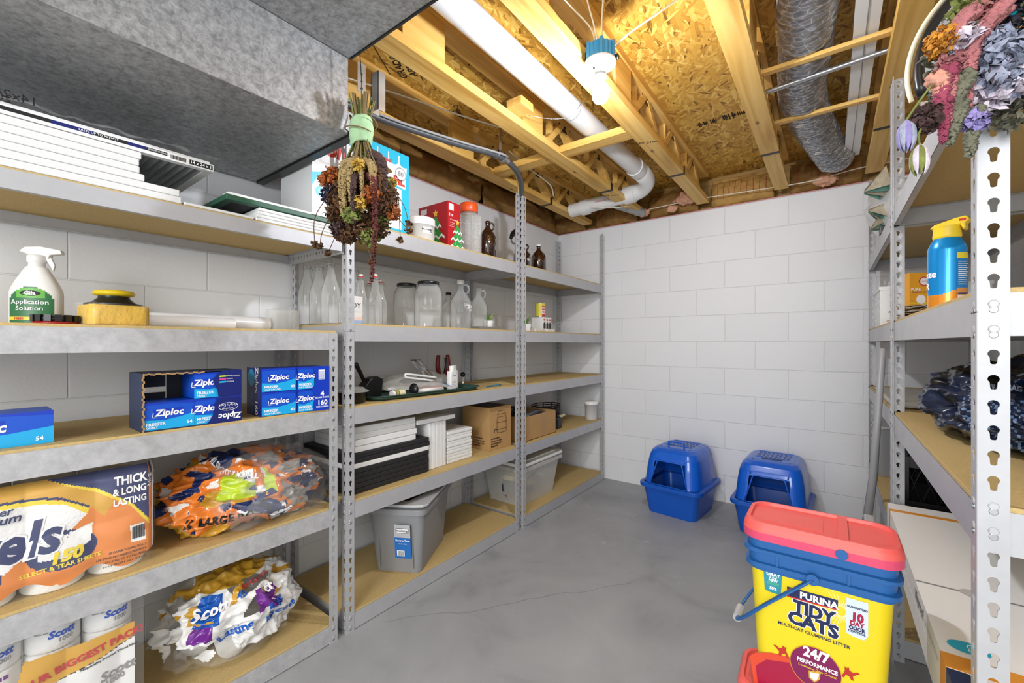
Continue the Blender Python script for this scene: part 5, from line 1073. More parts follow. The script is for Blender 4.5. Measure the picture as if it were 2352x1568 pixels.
# ---------------------------------------------------------------- litter pails in front
CORAL = mat('coral plastic', 'e8605a', .4); PB = mat('pail blue', '1f5c9c', .4, var=.05); PY = mat('pail yellow', 'e6cf1e', .35); PINKM = mat('magenta print', 'a3123c', .4); DKB = mat('dark blue print', '16224f', .4); SILV = mat('pale badge', 'cfdcec', .4)
def pail(label, x, y, z, rz):
    t = thing('litter_pail', label, 'pail', (x, y, z), rz, 'stacked cat litter pails'); H = .352; Wt, Dt = .268, .152; Wb, Db = .232, .130; mb = MB()
    def ring(k, e=0., r=.028): return rrect(Wb+(Wt-Wb)*k+2*e, Db+(Dt-Db)*k+2*e, r, 6)
    lay = [(ring(0), .002, PY), (ring(.80), .275, PY), (ring(.80, .004), .276, PB), (ring(.82, .004), .283, PB), (ring(.82, .011), .285, PB), (ring(.84, .011), .295, PB), (ring(.84, .004), .297, PB), (ring(.9, .004), .318, PB), (ring(.9, .012), .320, PB), (ring(.92, .012), .328, PB), (ring(.92, .004), .330, PB), (ring(1., .004), .366, PB)]
    for (p, z0, m0), (q, z1, m1) in zip(lay, lay[1:]): n = len(p); mb.add([(u, v, z0) for u, v in p]+[(u, v, z1) for u, v in q], [(i, (i+1) % n, (i+1) % n+n, i+n) for i in range(n)], m1, True)
    mb.add([(u, v, .002) for u, v in ring(0)], [tuple(range(28))[::-1]], PY)
    for xx in (-.075, .055): mb.box((xx, -.079, .308), (.005, .006, .028), PB)
    zy = lambda x_, z_, o=0.: Vector((x_, -(Db+(Dt-Db)*(z_/H*.97))/2-.0012-o, z_))
    def q_(px, py): p = at(px, py, 1, 1.235-.072); return p.x+.023, p.z-.3905
    def P(pts, m, o): mb.add([(a, b, 0) for a, b in [q_(*w) for w in pts]], [tuple(range(len(pts)))], m, False, lambda q: zy(q.x, q.y, o))
    def P2(pts, m, o): mb.add([(a, b, 0) for a, b in pts], [tuple(range(len(pts)))], m, False, lambda q: zy(q.x, q.y, o))
    def tx(px, py, s_, q, m, o=.0014, bold=.04, rot=-2, sx=.85, al='CENTER'): x_, z_ = q_(px, py); M = RZ(rot); mb.text(s_, q, m, lambda w: (lambda g: zy(x_+g.x, z_+g.y, o))(M @ w), al, bold, sx)
    P([(1722, 1508), (1760, 1507), (1800, 1508), (1850, 1520), (1880, 1560), (1960, 1590), (2040, 1610), (2040, 1640), (1750, 1600), (1738, 1560)], PINKM, .0003)
    P([(1722, 1508), (1735, 1500), (1770, 1500), (1820, 1512), (1818, 1524), (1760, 1516), (1735, 1530), (1742, 1590), (1734, 1590)], mat('orange red print', 'd84a2c', .4), .0005)
    cx, cz = q_(1872, 1536)
    for rr, m, o in ((.0475, GOLD, .0008), (.0462, PURPM, .0010)): P2(ell(cx, cz, rr, rr, 40), m, o)
    tx(1874, 1505, '24/7', .031, WINK, .0016); tx(1876, 1530, 'PERFORMANCE', .0125, WINK, .0016); tx(1876, 1541, 'Continuous Odor Control', .0075, YEL, .0016, .01)
    P([(1857, 1540), (1885, 1545), (1883, 1562), (1871, 1569), (1858, 1558)], GOLD, .0014); P([(1861, 1544), (1881, 1548), (1879, 1560), (1871, 1565), (1861, 1556)], WINK, .0017)
    P([(1808, 1345), (1925, 1377), (1924, 1398), (1808, 1366)], DKB, .0006); P([(1808, 1366), (1924, 1398), (1924, 1401), (1808, 1369)], RED, .0008)
    tx(1880, 1378, 'PURINA', .020, WINK, .0012, .04, -1, .98)
    for k in range(4): P([(1811+6*(k % 2), 1349+6*(k//2)), (1815+6*(k % 2), 1350+6*(k//2)), (1815+6*(k % 2), 1354+6*(k//2)), (1811+6*(k % 2), 1353+6*(k//2))], RED, .0012)
    for o, m, b_ in ((.0008, WINK, .09), (.0014, DKB, .05)): tx(1868, 1405, 'TIDY', .0375, m, o, b_, -2, .90); tx(1866, 1434, 'CATS', .0385, m, o, b_, -2, .98)
    tx(1866, 1457, 'MULTI-CAT CLUMPING LITTER', .0098, DKB, .001, .02, -2, .98)
    P([(1944, 1370), (1994, 1384), (1994, 1462), (1985, 1470), (1975, 1467), (1957, 1460), (1944, 1452)], SILV, .0006); tx(1969, 1396, 'GUARANTEED', .0062, DKB); tx(1969, 1418, '10', .024, PINKM, .0014, .06); tx(1968, 1433, 'DAY', .0135, PINKM, .0014, .05); tx(1968, 1444, 'ODOR', .0105, DKB, .0014, .05); tx(1968, 1452, 'CONTROL', .007, DKB, .0014, .04)
    P([(1754, 1308), (1797, 1318), (1795, 1345), (1793, 1366), (1768, 1358), (1757, 1352)], mat('teal print', '2b8fa0', .4), .0006); tx(1776, 1318, 'GRAY', .0125, WINK); tx(1776, 1326, 'IS THE', .006, WINK); tx(1776, 1332, 'NEW', .009, WINK); tx(1776, 1339, 'GREEN', .009, mat('mint ink', '4fb08a', .4)); tx(1776, 1350, '50%', .010, WINK)
    cat_ = [(-.006, 0), (-.004, .012), (-.012, .020), (-.020, .026), (-.014, .028), (-.004, .022), (.004, .026), (.005, .034), (.010, .030), (.015, .033), (.014, .022), (.018, .010), (.022, 0), (.016, 0), (.012, .010), (.004, .008), (.0, 0)]
    for c0, sg in (((1793, 1507), 1), ((1955, 1563), -1)): gx, gz = q_(*c0); P2([(sg*a*.75+gx, b*.75+gz) for a, b in cat_], mat('cat print red', 'b82e22', .5), .0007)
    gx, gz = q_(1932, 1402)
    for k in range(30):
        a = 2*PI*k/30+.1; r1 = .030+.016*math.sin(k*5.1); P2([(gx+.008*math.cos(a-.1), gz+.010*math.sin(a-.1)), (gx+r1*1.5*math.cos(a), gz+r1*1.6*math.sin(a)), (gx+.008*math.cos(a+.1), gz+.010*math.sin(a+.1))], mat('pale yellow print', 'f5f0b4', .4), .0004)
    mb.build('pail_body', t)
    mb = MB(); k_ = 9; L1 = rrect(.292, .172, .045, k_); L0 = rrect(.297, .177, .047, k_); Li = rrect(.268, .148, .038, k_); Lj = rrect(.262, .142, .036, k_); n = len(L1)
    lay = [(L0, .350), (L0, .368), (L1, .381), (rrect(.283, .163, .043, k_), .3895), (Li, .390), (Lj, .3835)]
    for i_, ((p, z0), (q, z1)) in enumerate(zip(lay, lay[1:])): mb.add([(u, v, z0) for u, v in p]+[(u, v, z1) for u, v in q], [(i, (i+1) % n, (i+1) % n+n, i+n) for i in range(n)], CORM if i_ < 1 else CORAL, True)
    mb.add([(u, v, .3835) for u, v in Lj], [tuple(range(n))], CORAL); mb.add([(u, v, .350) for u, v in L0], [tuple(range(n))[::-1]], CORAL)
    mb.box((.046, 0, .386), (.018, .146, .0075), CORAL); mb.box((-.050, -.004, .3840), (.12, .085, .0018), CORAL); mb.build('lid', t)
    MB().cyl((.043, -.0886, .361), (.043, -.0915, .361), .011, PB, n=20).build('latch_button', t)
    yb = .084; mb = MB(); bx_, bz_ = -.008, .291
    pts = spline([(bx_, -yb-.004, bz_), (-.04, -yb-.010, .262), (-.09, -yb-.012, .215), (-.135, -.078, .160), (-.162, -.04, .122), (-.166, .0, .115), (-.162, .04, .122), (-.135, .078, .160), (-.09, yb+.012, .215), (-.04, yb+.010, .262), (bx_, yb+.004, bz_)], 5)
    mb.tube(pts, .0068, PB, 8, flat=.5); mb.cyl((bx_, -yb-.001, bz_), (bx_, -yb-.008, bz_), .012, PB); mb.cyl((bx_, yb+.001, bz_), (bx_, yb+.008, bz_), .012, PB); mb.build('handle', t)
    MB().cyl((-.166, -.026, .115), (-.166, .026, .115), .010, clear_mat('milky grip', 'd8d8d8', .5, .8, .3)).build('grip', t)
    return t
PURPM = mat('plum print', '7c1450', .4); CORM = mat('coral lid edge', 'd64a6c', .25)
pail('upper yellow and blue cat litter pail with a coral lid', -.023, 1.235, .3905, 0)
pail('lower cat litter pail whose coral lid carries the upper one', -.038, 1.230, -.001, 2)
# ---------------------------------------------------------------- right shelving contents
ZR3, ZR4 = 1.2885, .9445
BC = mat('aerosol blue', '1590d8', .22, .35); OC = mat('aerosol orange', 'e8922a', .22, .35); YC_ = mat('aerosol yellow cap', 'f0cf2a', .35)
t = thing('aerosol_can', 'blue and orange aerosol can with a yellow trigger cap on the right shelf', 'spray can', (.236, 1.515, ZR3), -20); r = .036; mb = MB()
def ac(u, v): a = 2*PI*u; z = .004+.172*v; rr = r if v < .82 else r-.012*((v-.82)/.18)**1.6; return (rr*math.cos(a), rr*math.sin(a), z)
mb.printed(ac, 49, 60, lambda u, v: OC if v*.172+.004 < .050+.018*math.sin(2*PI*u+.6) else BC); mb.lathe([(r*.97, 0), (r*1.02, .002), (r, .005)], M_EMT)
a0 = -1.15
cylpatch(mb, r, .012, .118, a0+.25, a0+1.15, mat('deep blue label', '1673b8', .3)); cylpatch(mb, r, .120, .134, a0+.25, a0+1.15, mat('yellow label', 'dcc832', .4), .0009); cylpatch(mb, r, .016, .048, a0+.25, a0+1.15, mat('tan label', 'c88a4a', .4), .0009); cylpatch(mb, r, .012, .030, a0+.30, a0+1.05, WINK, .0012); cylpatch(mb, r, .032, .036, a0+.30, a0+1.05, NAVY, .0012)
for k in range(12): cylpatch(mb, r, .056+.005*k, .0575+.005*k, a0+.32, a0+1.0-.1*math.sin(k*3.), WINK, .0010, 4); 
for k in range(8): cylpatch(mb, r, .013, .029, a0+.36+.07*k, a0+.38+.07*k, INK, .0016, 2)
for i, s_ in enumerate(('febreze', 'AIR')): cyltext(mb, r, .085-.03*i, s_, .024, WINK, a0-1.75)
mb.build('can_body', t)
mb = MB().lathe([(.024, .174), (.027, .178), (.025, .196), (.027, .205)], YC_, cap=True); mb.prism([(-.030, .203), (-.020, .212), (.018, .222), (.036, .224), (.042, .214), (.034, .206), (.036, .194), (.030, .190), (.026, .204), (.020, .200)], .030, YC_, RX(90) @ T(0, 0, -.015)); mb.build('trigger_cap', t, .003); MB().box((.030, -.0155, .215), (.012, .001, .005), GASK).build('nozzle', t)
t = thing('baking_soda_box', 'small orange yellow baking soda box on brown paper bags', 'box', (.312, 2.62, ZR3+.078), 25); w_, h_ = .085, .148; BS = mat('baking soda orange', 'eda72a', .4)
mb = MB().box((0, 0, h_/2), (w_, .05, h_), BS); F = faceY(0, -.0256, 0)
mb.flat(ell(.012, h_*.74, .020, .020), REDP, F); mb.flat(ell(.012, h_*.74, .016, .016), WINK, F, .0004); mb.text('ARM & HAMMER', .006, REDP, F @ T(.012, h_*.74, .0008)); mb.text('PURE', .016, WINK, F @ T(-.02, h_*.5, .0006), bold=.03); mb.text('BAKING SODA', .010, NAVY, F @ T(0, h_*.42, .0006)); mb.flat(ell(.0, h_*.2, .018, .02), WINK, F, .0004); mb.flat([(-w_/2, .01), (w_/2, .01), (w_/2, .016), (-w_/2, .016)], YEL, F, .0003)
F2 = faceX(w_/2+.0006, 0, 0); mb.flat([(-.025, 0), (.025, 0), (.025, h_), (-.025, h_)], mat('box side brown', '9c6a24', .5), F2); mb.flat(ell(0, h_*.75, .014, .018), REDP, F2, .0003); mb.flat([(-.018, .03), (.018, .03), (.018, .045), (-.018, .045)], WINK, F2, .0003); mb.flat([(-.02, .05), (.02, .05), (.02, .07), (-.02, .07)], NAVY, F2, .0003); mb.build('box_body', t)
PBG = mat('brown paper bag', 'c2a06c', .85, bump=.3, bscale=30)
for i in range(6):
    o = MB().grid(lambda u, v, i=i: (-.19+.36*u, -.15+.30*v+.01*math.sin(u*7+i), .003*math.sin(u*9+v*5+i)+.004), 12, 10, PBG if i != 2 else mat('dark paper bag', '3a3430', .8)).build('paper_bag', None, solid=.003, loc=(.42, 2.55+.015*math.sin(i*3), ZR3+.004+.0125*i)); o.rotation_euler.z = R(6*math.sin(i*2.1)); tag(o, 'flat folded brown paper bag under the baking soda box, %s from the bottom' % names8[i].replace('lowest', 'first'), 'paper bag', 'folded paper bags on the right shelf')
mb = MB(); rn = random.Random(3)
def holes_panel(w, h, hs, r): 
    ou = [(0, 0), (w, 0), (w, h), (0, h)]; loops = [[Vector((a, b, 0)) for a, b in ou]]; P = list(ou)
    for cx, cy in hs: hl = [(cx+r*math.cos(2*PI*i/16), cy+r*math.sin(2*PI*i/16)) for i in range(16)]; loops.append([Vector((a, b, 0)) for a, b in hl]); P += hl
    return P, [tuple(q) for q in tessellate_polygon(loops)]
t = thing('white_basket', 'white plastic basket with rows of round holes at the back of the right shelf', 'basket', (.215, 2.98, ZR3)); P, Tt = holes_panel(.40, .205, [(x_, z_) for x_ in (.055, .155, .20, .245, .345) for z_ in (.045, .095, .145)], .0165)
MB().add([(a, 0, b) for a, b in P], Tt, WPL).build('perforated_panel', t, solid=.003); MB().add([(a, .36, b) for a, b in P], Tt, WPL).build('perforated_panel', t, solid=.003); P, Tt = holes_panel(.36, .205, [(x_, z_) for x_ in (.06, .14, .22, .30) for z_ in (.045, .095, .145)], .0165)
MB().add([(0, a, b) for a, b in P], Tt, WPL).build('perforated_side', t, solid=.003); MB().add([(.40, a, b) for a, b in P], Tt, WPL).build('perforated_side', t, solid=.003)
MB().bb((-.006, -.006, .195), (.406, .0, .212), WPL).bb((-.006, .36, .195), (.406, .366, .212), WPL).bb((-.006, 0, .195), (.0, .36, .212), WPL).bb((.40, 0, .195), (.406, .36, .212), WPL).bb((0, 0, 0), (.40, .36, .003), WPL).build('rim', t)
tag(MB().box((0, 0, .055), (.10, .12, .11), ZB).build('blue_packet', None, .01, loc=(.30, 3.10, ZR3+.005)), 'blue packet seen through the holes of the white basket', 'packet')
mb = MB().grid(lambda u, v: (-.12+.24*u, -.10+.2*v, .006+.030*abs(noise.noise(Vector((u*6, v*5, 2))))+.02*math.sin(PI*v)), 24, 20, PAPER); tag(mb.build('folded_cloth', None, solid=.006, loc=(.42, 1.16, ZR3+.003)), 'crumpled white cloth on the right shelf behind the nearest post', 'cloth')
mb = MB(); rn = random.Random(8)
for k in range(6): mb.grid(lambda u, v, k=k: (-.05+.11*u, -.10+.2*v, .004+.009*k+.014*noise.noise(Vector((u*5+k, v*5, 1)))), 8, 10, PAPER if k % 2 else PBG)
tag(mb.build('loose_paper', None, solid=.001, loc=(.262, 2.36, ZR3+.006)), 'small heap of torn paper and card at the shelf edge by the middle post', 'paper')
# dark packs on the lower right shelf
NB = mat('dark navy film', '16223c', .25, coat=.3, var=.3, vscale=7); NBB = mat('black film', '15161a', .25, var=.3, vscale=9); TRD = mat('tread print', '6c86ac', .4); 
def tyre(name, label, loc, sc, seed, rz):
    def pk(u, v, s):
        if .60 < u < .74 and .30 < v < .60: return (TRD if (math.sin(u*420+v*90) > .72) else NB)
        c = nz(u, v, s, 3.2); return NB if c > -.15 else NBB
    return blob(name, label, 'bag', loc, sc, seed, pk, ridg=.36, rz=rz, texts=[(.66, .66, 'UBER LBAG', .018, mat('pale ink', '9aa6ba', .5), 0, 1)])
tyre('dark_plastic_bag', 'dark navy plastic bag printed with a tyre tread on the right shelf', (.405, 1.69, ZR4+.001), (.195, .34, .13), 4.4, 0)
blob('dark_plastic_bag', 'larger dark blue plastic bag on the right shelf beside the nearest post', 'bag', (.475, 1.14, ZR4+.001), (.165, .17, .165), 9.2, lambda u, v, s: NB if nz(u, v, s, 3) > -.1 else NBB, ridg=.45)
GRB = mat('grey fabric', '8d8a84', .7, bump=.4, bscale=40)
mb = MB().grid(lambda u, v: (.20+.40*u, 2.25+.95*v, ZR4+.004+.006*abs(noise.noise(Vector((u*5, v*7, 3))))), 20, 30, mat('grey vinyl sheet', 'b5b2aa', .35)); tag(mb.build('vinyl_sheet', None, solid=.003, loc=(0, 0, .002)), 'grey glossy vinyl sheet flat on the right shelf near the end wall', 'sheet')
mb = MB().grid(lambda u, v: (.33+.27*u, 2.3+.3*v, ZR4+.012+.05*math.sin(PI*u)*math.sin(PI*v)*(1+.5*noise.noise(Vector((u*6, v*6, 1))))), 18, 18, GRB); tag(mb.build('grey_cloth', None, solid=.003, loc=(0, 0, .001)), 'rumpled grey cloth behind the dark printed bag', 'cloth')
# black crates
BLK = mat('black crate', '101014', .3)
def crate(label, x, y, z, w=.32, d=.32, h=.27):
    t = thing('milk_crate', label, 'crate', (x, y, z), 0, 'black crates on the right lower shelf'); mb = MB()
    mb.bb((-w/2, -d/2, 0), (w/2, d/2, .006), BLK)
    for s in (-1, 1):
        for z0, z1 in ((0, .095), (h-.045, h)): mb.bb((-w/2, s*d/2-.002, z0), (w/2, s*d/2+.002, z1), BLK); mb.bb((s*w/2-.002, -d/2, z0), (s*w/2+.002, d/2, z1), BLK)
        for k in range(7):
            for q in (-1, 1):
                c = -w/2+w*(k+.5)/7; mb.tube([(c-q*.022, s*d/2, .095), (c+q*.022, s*d/2, h-.045)], .004, BLK, 4); mb.tube([(s*w/2, c-q*.022, .095), (s*w/2, c+q*.022, h-.045)], .004, BLK, 4)
        for q in (-1, 1): mb.bb((s*w/2-.008, q*d/2-.008, 0), (s*w/2+.008, q*d/2+.008, h), BLK)
    mb.tube([(.05*math.cos(a), -d/2-.003, .125+.03*math.sin(a)) for a in [2*PI*k/20 for k in range(21)]], .004, BLK, 4); mb.build('crate_body', t, .001)
crate('black lattice crate on the right lower shelf beside the middle post', .40, 2.43, .4895)
crate('black lattice crate farther back on the right lower shelf', .42, 2.80, .4895)
t = thing('grey_bin', 'slim grey plastic bin with white clips near the end wall', 'bin', (.30, 3.16, .4895)); MB().rbox((0, 0, .13), (.20, .30, .26), .02, TG, taper=.9, open_top=True).build('bin_body', t, .003, solid=.003); MB().rbox((0, 0, .262), (.21, .31, .012), .03, TGL).build('rim', t)
# power strip like grey latch hanging in the aisle
t = thing('spray_pump_head', 'white and grey plastic pump head standing behind the coral lid', 'pump', (.115, 2.02, 0)); MB().lathe([(.055, 0), (.06, .01), (.06, .40), (.045, .44), (.02, .46)], mat('grey tank', 'a4a4a2', .4)).build('tank', t); MB().rbox((0, 0, .50), (.05, .07, .09), .015, TGL).build('pump_body', t, .004); MB().box((0, 0, .555), (.03, .10, .018), TGL).build('handle', t, .005)
# leaning pole
tag(MB().tube([(.10, 2.62, .003), (.155, 2.50, .60), (.178, 2.36, 1.18)], lambda q: .020-.009*q, mat('grey pole', '98989a', .4), 14).build('leaning_pole', None), 'grey tapering pole leaning against the right shelving by the middle post', 'pole')
# flooring boxes
FB = mat('white flooring carton', 'ecebe8', .55); ORS = mat('orange band', 'dd9434', .5); NAVB = mat('navy panel', '1d2a4a', .4)
for i, (z, dx, lb) in enumerate(((.4895, 0, 'lower white flooring carton, mostly hidden under the upper one'), (.5475, 0, 'upper white flooring carton with orange bands on the right lower shelf'))):
    t = thing('flooring_carton', lb, 'carton', (.172+dx, 1.036, z), 0, 'white flooring cartons'); L, w, h = 1.09, .38, .0565
    mb = MB().bb((0, 0, 0), (w, L, h), FB)
    for y0, y1 in ((L-.10, L-.075), (.075, .125)): mb.bb((-.0008, y0, -.0002), (w, y1, h+.0008), ORS)
    if i == 1:
        mb.flat([(0, .43), (w, .43), (w, .436), (0, .436)], GREY, T(0, 0, h+.0009)); mb.flat(ell(.10, .433, .022, .02), mat('grey seal', 'c0c0be', .4), T(0, 0, h+.0012)); mb.flat(ell(.045, .165, .03, .022), TEAL, T(0, 0, h+.0012)); mb.text('CS', .025, WINK, T(.05, .165, h+.0018) @ RZ(-90))
        mb.bb((-.0006, .0, 0), (.03, .072, h+.0006), NAVB)
        Fs = Matrix(((0, 0, -1, 0), (-1, 0, 0, 0), (0, 1, 0, 0), (0, 0, 0, 1)))
        mb.text('lifeproof', .034, GREY, T(-.0012, .37, h*.5) @ Fs, bold=.03); mb.text('rigid core luxury vinyl flooring', .012, GREY, T(-.0012, .22, h*.5) @ Fs); mb.text('lifeproof.com', .012, GREY, T(-.0012, .62, h*.5) @ Fs)
    mb.build('carton_body', t, .001)

# folded round cornered table leaning on the top of the right shelving
t = thing('folded_table', 'grey round cornered folded table with a black edge on top of the right shelving', 'folding table', (.205, 1.62, 1.7205), 0)
n = 20; ol = [(.10, 0), (.50, 0), (.50, .46)]+[(.24+.24*math.cos(a)*1.0, .22+.24*math.sin(a)) for a in [R(90+90*k/n) for k in range(n+1)]]+[(.24-.24*math.cos(a), .22-.22*math.sin(a)) for a in [R(90*k/n) for k in range(1, n)]]
MB().prism(ol, .026, mat('grey table top', 'a9abad', .45), T(0, 0, 0) @ RX(90)).build('table_top', t, .003)
ar = [Vector((.24+.25*math.cos(a), -.02, .22+.25*math.sin(a))) for a in [R(60+135*k/24) for k in range(25)]]
MB().tube(ar, .013, BLACK, 10).build('edge_tube', t); MB().tube([p+Vector(((p.x-.24)*.09, .012, (p.z-.22)*.09)) for p in ar], .006, mat('cream rim', 'e6dfc4', .4), 8).build('rim', t)
MB().box((0, -.025, .10), (.022, .02, .07), M_EMT).cyl((0, -.036, .085), (0, -.042, .085), .008, M_EMT).build('bracket', t, .003)

# plastic bag with painted paper corners, top of the far right unit
t = thing('wrapped_parcel', 'clear plastic wrapped parcel with teal painted paper points sticking out over the shelf', 'parcel', (.30, 2.92, 1.7205))
def tealp():
    m = mat('teal painted paper', '6fb0a4', .6, var=.5, vscale=16); n, l = nt(m); return m
TP = tealp(); TPW = mat('cream painted paper', 'd9d2bc', .6, var=.3, vscale=30)
mb = MB().grid(lambda u, v: (.02+.17*math.cos(2*PI*u)*math.sin(PI*v)*(1+.25*noise.noise(Vector((u*9, v*7, 1)))), .20*math.sin(2*PI*u)*math.sin(PI*v)*(1+.2*noise.noise(Vector((u*7, v*8, 4)))), .155-.154*math.cos(PI*v)), 40, 24, clear_mat('wrinkled film', 'e4e4e4', .5, .85, .2), wrap=True); mb.build('plastic_wrap', t)
mb = MB()
for (o, tip, w, up) in (((-.08, -.10, .26), (-.165, -.22, .215), .06, .09), ((-.08, -.10, .10), (-.15, -.22, .12), .05, .07), ((-.09, -.05, .10), (-.14, -.20, .035), .05, .05)):
    o, tip = Vector(o), Vector(tip); d = (tip-o); s = Vector((.0, 1, 0))
    for k in range(4):
        a = Vector((0, (k-1.5)*w*.6, up*(1-.3*k))); b = Vector((0, (k-.5)*w*.6, up*(1-.3*(k+1))*.6)); mb.add([o+a, o+b, tip+b*.15, tip+a*.15, o+(a+b)/2+Vector((.02, 0, -up*.7))], [(0, 1, 2, 3), (0, 4, 2, 3)], TP if k % 2 else TPW)
mb.build('painted_paper', t, solid=.002)
tag(MB().box((0, 0, .02), (.03, .06, .04), M_DARK).build('binder_clip', None, .004, loc=(.205, 2.70, 1.7205)), 'small dark clip on the shelf corner below the painted paper points', 'clip')

# ---------------------------------------------------------------- dried flower bunches
DP = lambda n_, c: mat(n_, c, .85, bump=.6, bscale=60, var=.35, vscale=45)
def petals(mb, c, r, m, n, rr, size=.014, elong=1.):
    for k in range(n):
        d = Vector((rr.gauss(0, 1), rr.gauss(0, 1), rr.gauss(0, 1)*elong)).normalized()*r*rr.random()**.4; q = Vector(c)+d; a = Vector((rr.gauss(0, 1), rr.gauss(0, 1), rr.gauss(0, 1))).normalized(); b = a.cross(Vector((rr.gauss(0, 1), rr.gauss(0, 1), rr.gauss(0, 1)))).normalized(); s = size*rr.uniform(.6, 1.4); cup = a.cross(b)*s*.35
        mb.add([q-a*s, q-b*s*.5+cup, q+a*s, q+b*s*.6+cup, q+cup*1.6], [(0, 1, 4), (1, 2, 4), (2, 3, 4), (3, 0, 4)], m, True)
def catkin(mb, pts, r0, m, rr, dens=7, jit=1.):
    P = spline(pts, 16); n = len(P)
    for i, p in enumerate(P):
        r = r0*(1-.55*i/n)
        for k in range(dens):
            d = Vector((rr.gauss(0, 1), rr.gauss(0, 1), rr.gauss(0, .6))).normalized()*r*.7*jit; s = r*rr.uniform(.38, .7); c = p+d
            mb.add([c+Vector(v)*s for v in ((1, 0, 0), (-1, 0, 0), (0, 1, 0), (0, -1, 0), (0, 0, 1), (0, 0, -1))], [(0, 2, 4), (2, 1, 4), (1, 3, 4), (3, 0, 4), (2, 0, 5), (1, 2, 5), (3, 1, 5), (0, 3, 5)], m, True)
rr = random.Random(21)
bx, by = -1.275, .855
t = thing('dried_bouquet', 'dried flower bouquet hanging upside down in front of the near post on the left', 'dried flowers', (bx, by, 2.03))
t.scale = (1.12, 1.12, 1)
STEM = mat('dry stem', '7c6a44', .8, var=.3); STG = mat('green stem', '6e7a3c', .8, var=.3)
mb = MB()
for k in range(34): a = rr.uniform(0, 2*PI); r_ = rr.random()**.5*.022; s_ = 1.9; mb.tube([(r_*s_*math.cos(a), r_*s_*math.sin(a), rr.uniform(-.015, .012)), (r_*math.cos(a), r_*math.sin(a), -.09), (r_*1.4*math.cos(a+.3), r_*1.4*math.sin(a+.3), -.16), (r_*3.2*math.cos(a+.3), r_*3.2*math.sin(a+.3), -.25)], .0024, STEM if k % 4 else STG, 6)
for k in range(26): a = rr.uniform(0, 2*PI); q = rr.uniform(.02, .085); mb.tube(spline([(.012*math.cos(a), .012*math.sin(a), -.15), (q*.45*math.cos(a), q*.45*math.sin(a), -.20), (q*math.cos(a), q*.8*math.sin(a), -.30)], 4), .0014, STG if k % 2 else STEM, 5)
mb.build('stems', t)
GW = mat('pale green cloth', '9cbf92', .75, bump=.5, bscale=26, var=.12)
MB().grid(lambda u, v: ((.031+.005*math.sin(PI*v)-.004*v+.0035*noise.noise(Vector((math.cos(2*PI*u)*3, math.sin(2*PI*u)*3, v*7))))*math.cos(2*PI*u), (.031+.005*math.sin(PI*v)-.004*v+.0035*noise.noise(Vector((math.cos(2*PI*u)*3, math.sin(2*PI*u)*3+5, v*7))))*math.sin(2*PI*u), -.078-.085*v+.012*math.cos(2*PI*u)), 36, 14, GW, wrap=True).tube([(.046*math.cos(a), .046*math.sin(a), -.075-.05*a/6.28) for a in [k*.35 for k in range(19)]], .0012, STEM, 5).build('cloth_wrap', t, solid=.002)
MB().tube([(0.0, -.005, .158), (.002, 0, .06), (.0, .0, -.06)], .0014, M_DARK, 6).build('hanging_wire', t)
TAN = DP('tan seed plume', 'a18a5c'); OLV = DP('olive leaf', '77803f'); BRN = DP('brown leaf', '5a3c20'); DKV = DP('dark violet petal', '24203a'); ORP = DP('rust orange petal', 'a85a24'); YLP = DP('straw petal', 'c09a3c'); MAR = DP('maroon catkin', '5e2a26'); PLM = DP('plum bloom', '4a3432')
U = Vector((math.cos(R(36.7)), math.sin(R(36.7)), 0)); V_ = Vector((-U.y, U.x, 0))      # across and through the bunch
def B(a, b, z): return U*a+V_*b+Vector((0, 0, z))
for nm, lst, m in (('tan_plume', [(-.012, -.05, -.245, -.37, .013), (-.038, -.045, -.25, -.41, .012), (-.026, -.055, -.27, -.39, .011), (.045, -.04, -.25, -.33, .014), (.02, -.052, -.28, -.40, .008)], TAN), ('brown_catkin', [(.055, -.02, -.26, -.40, .017), (.03, .03, -.22, -.42, .02), (-.06, .03, -.24, -.38, .02)], BRN), ('maroon_tail', [(.052, -.045, -.30, -.625, .013)], MAR), ('plum_catkin', [(.065, -.01, -.22, -.40, .017), (.0, -.06, -.30, -.44, .012)], PLM)):
    for a, b, z0, z1, r_ in lst:
        mb = MB(); catkin(mb, [B(a*.5, b*.5, z0+.03), B(a, b, z0), B(a*1.1, b*1.1, (z0+z1)/2), B(a*(1.05 if nm != 'maroon_tail' else .88), b, z1)], r_, m, rr, 9 if nm != 'maroon_tail' else 11); mb.build(nm, t)
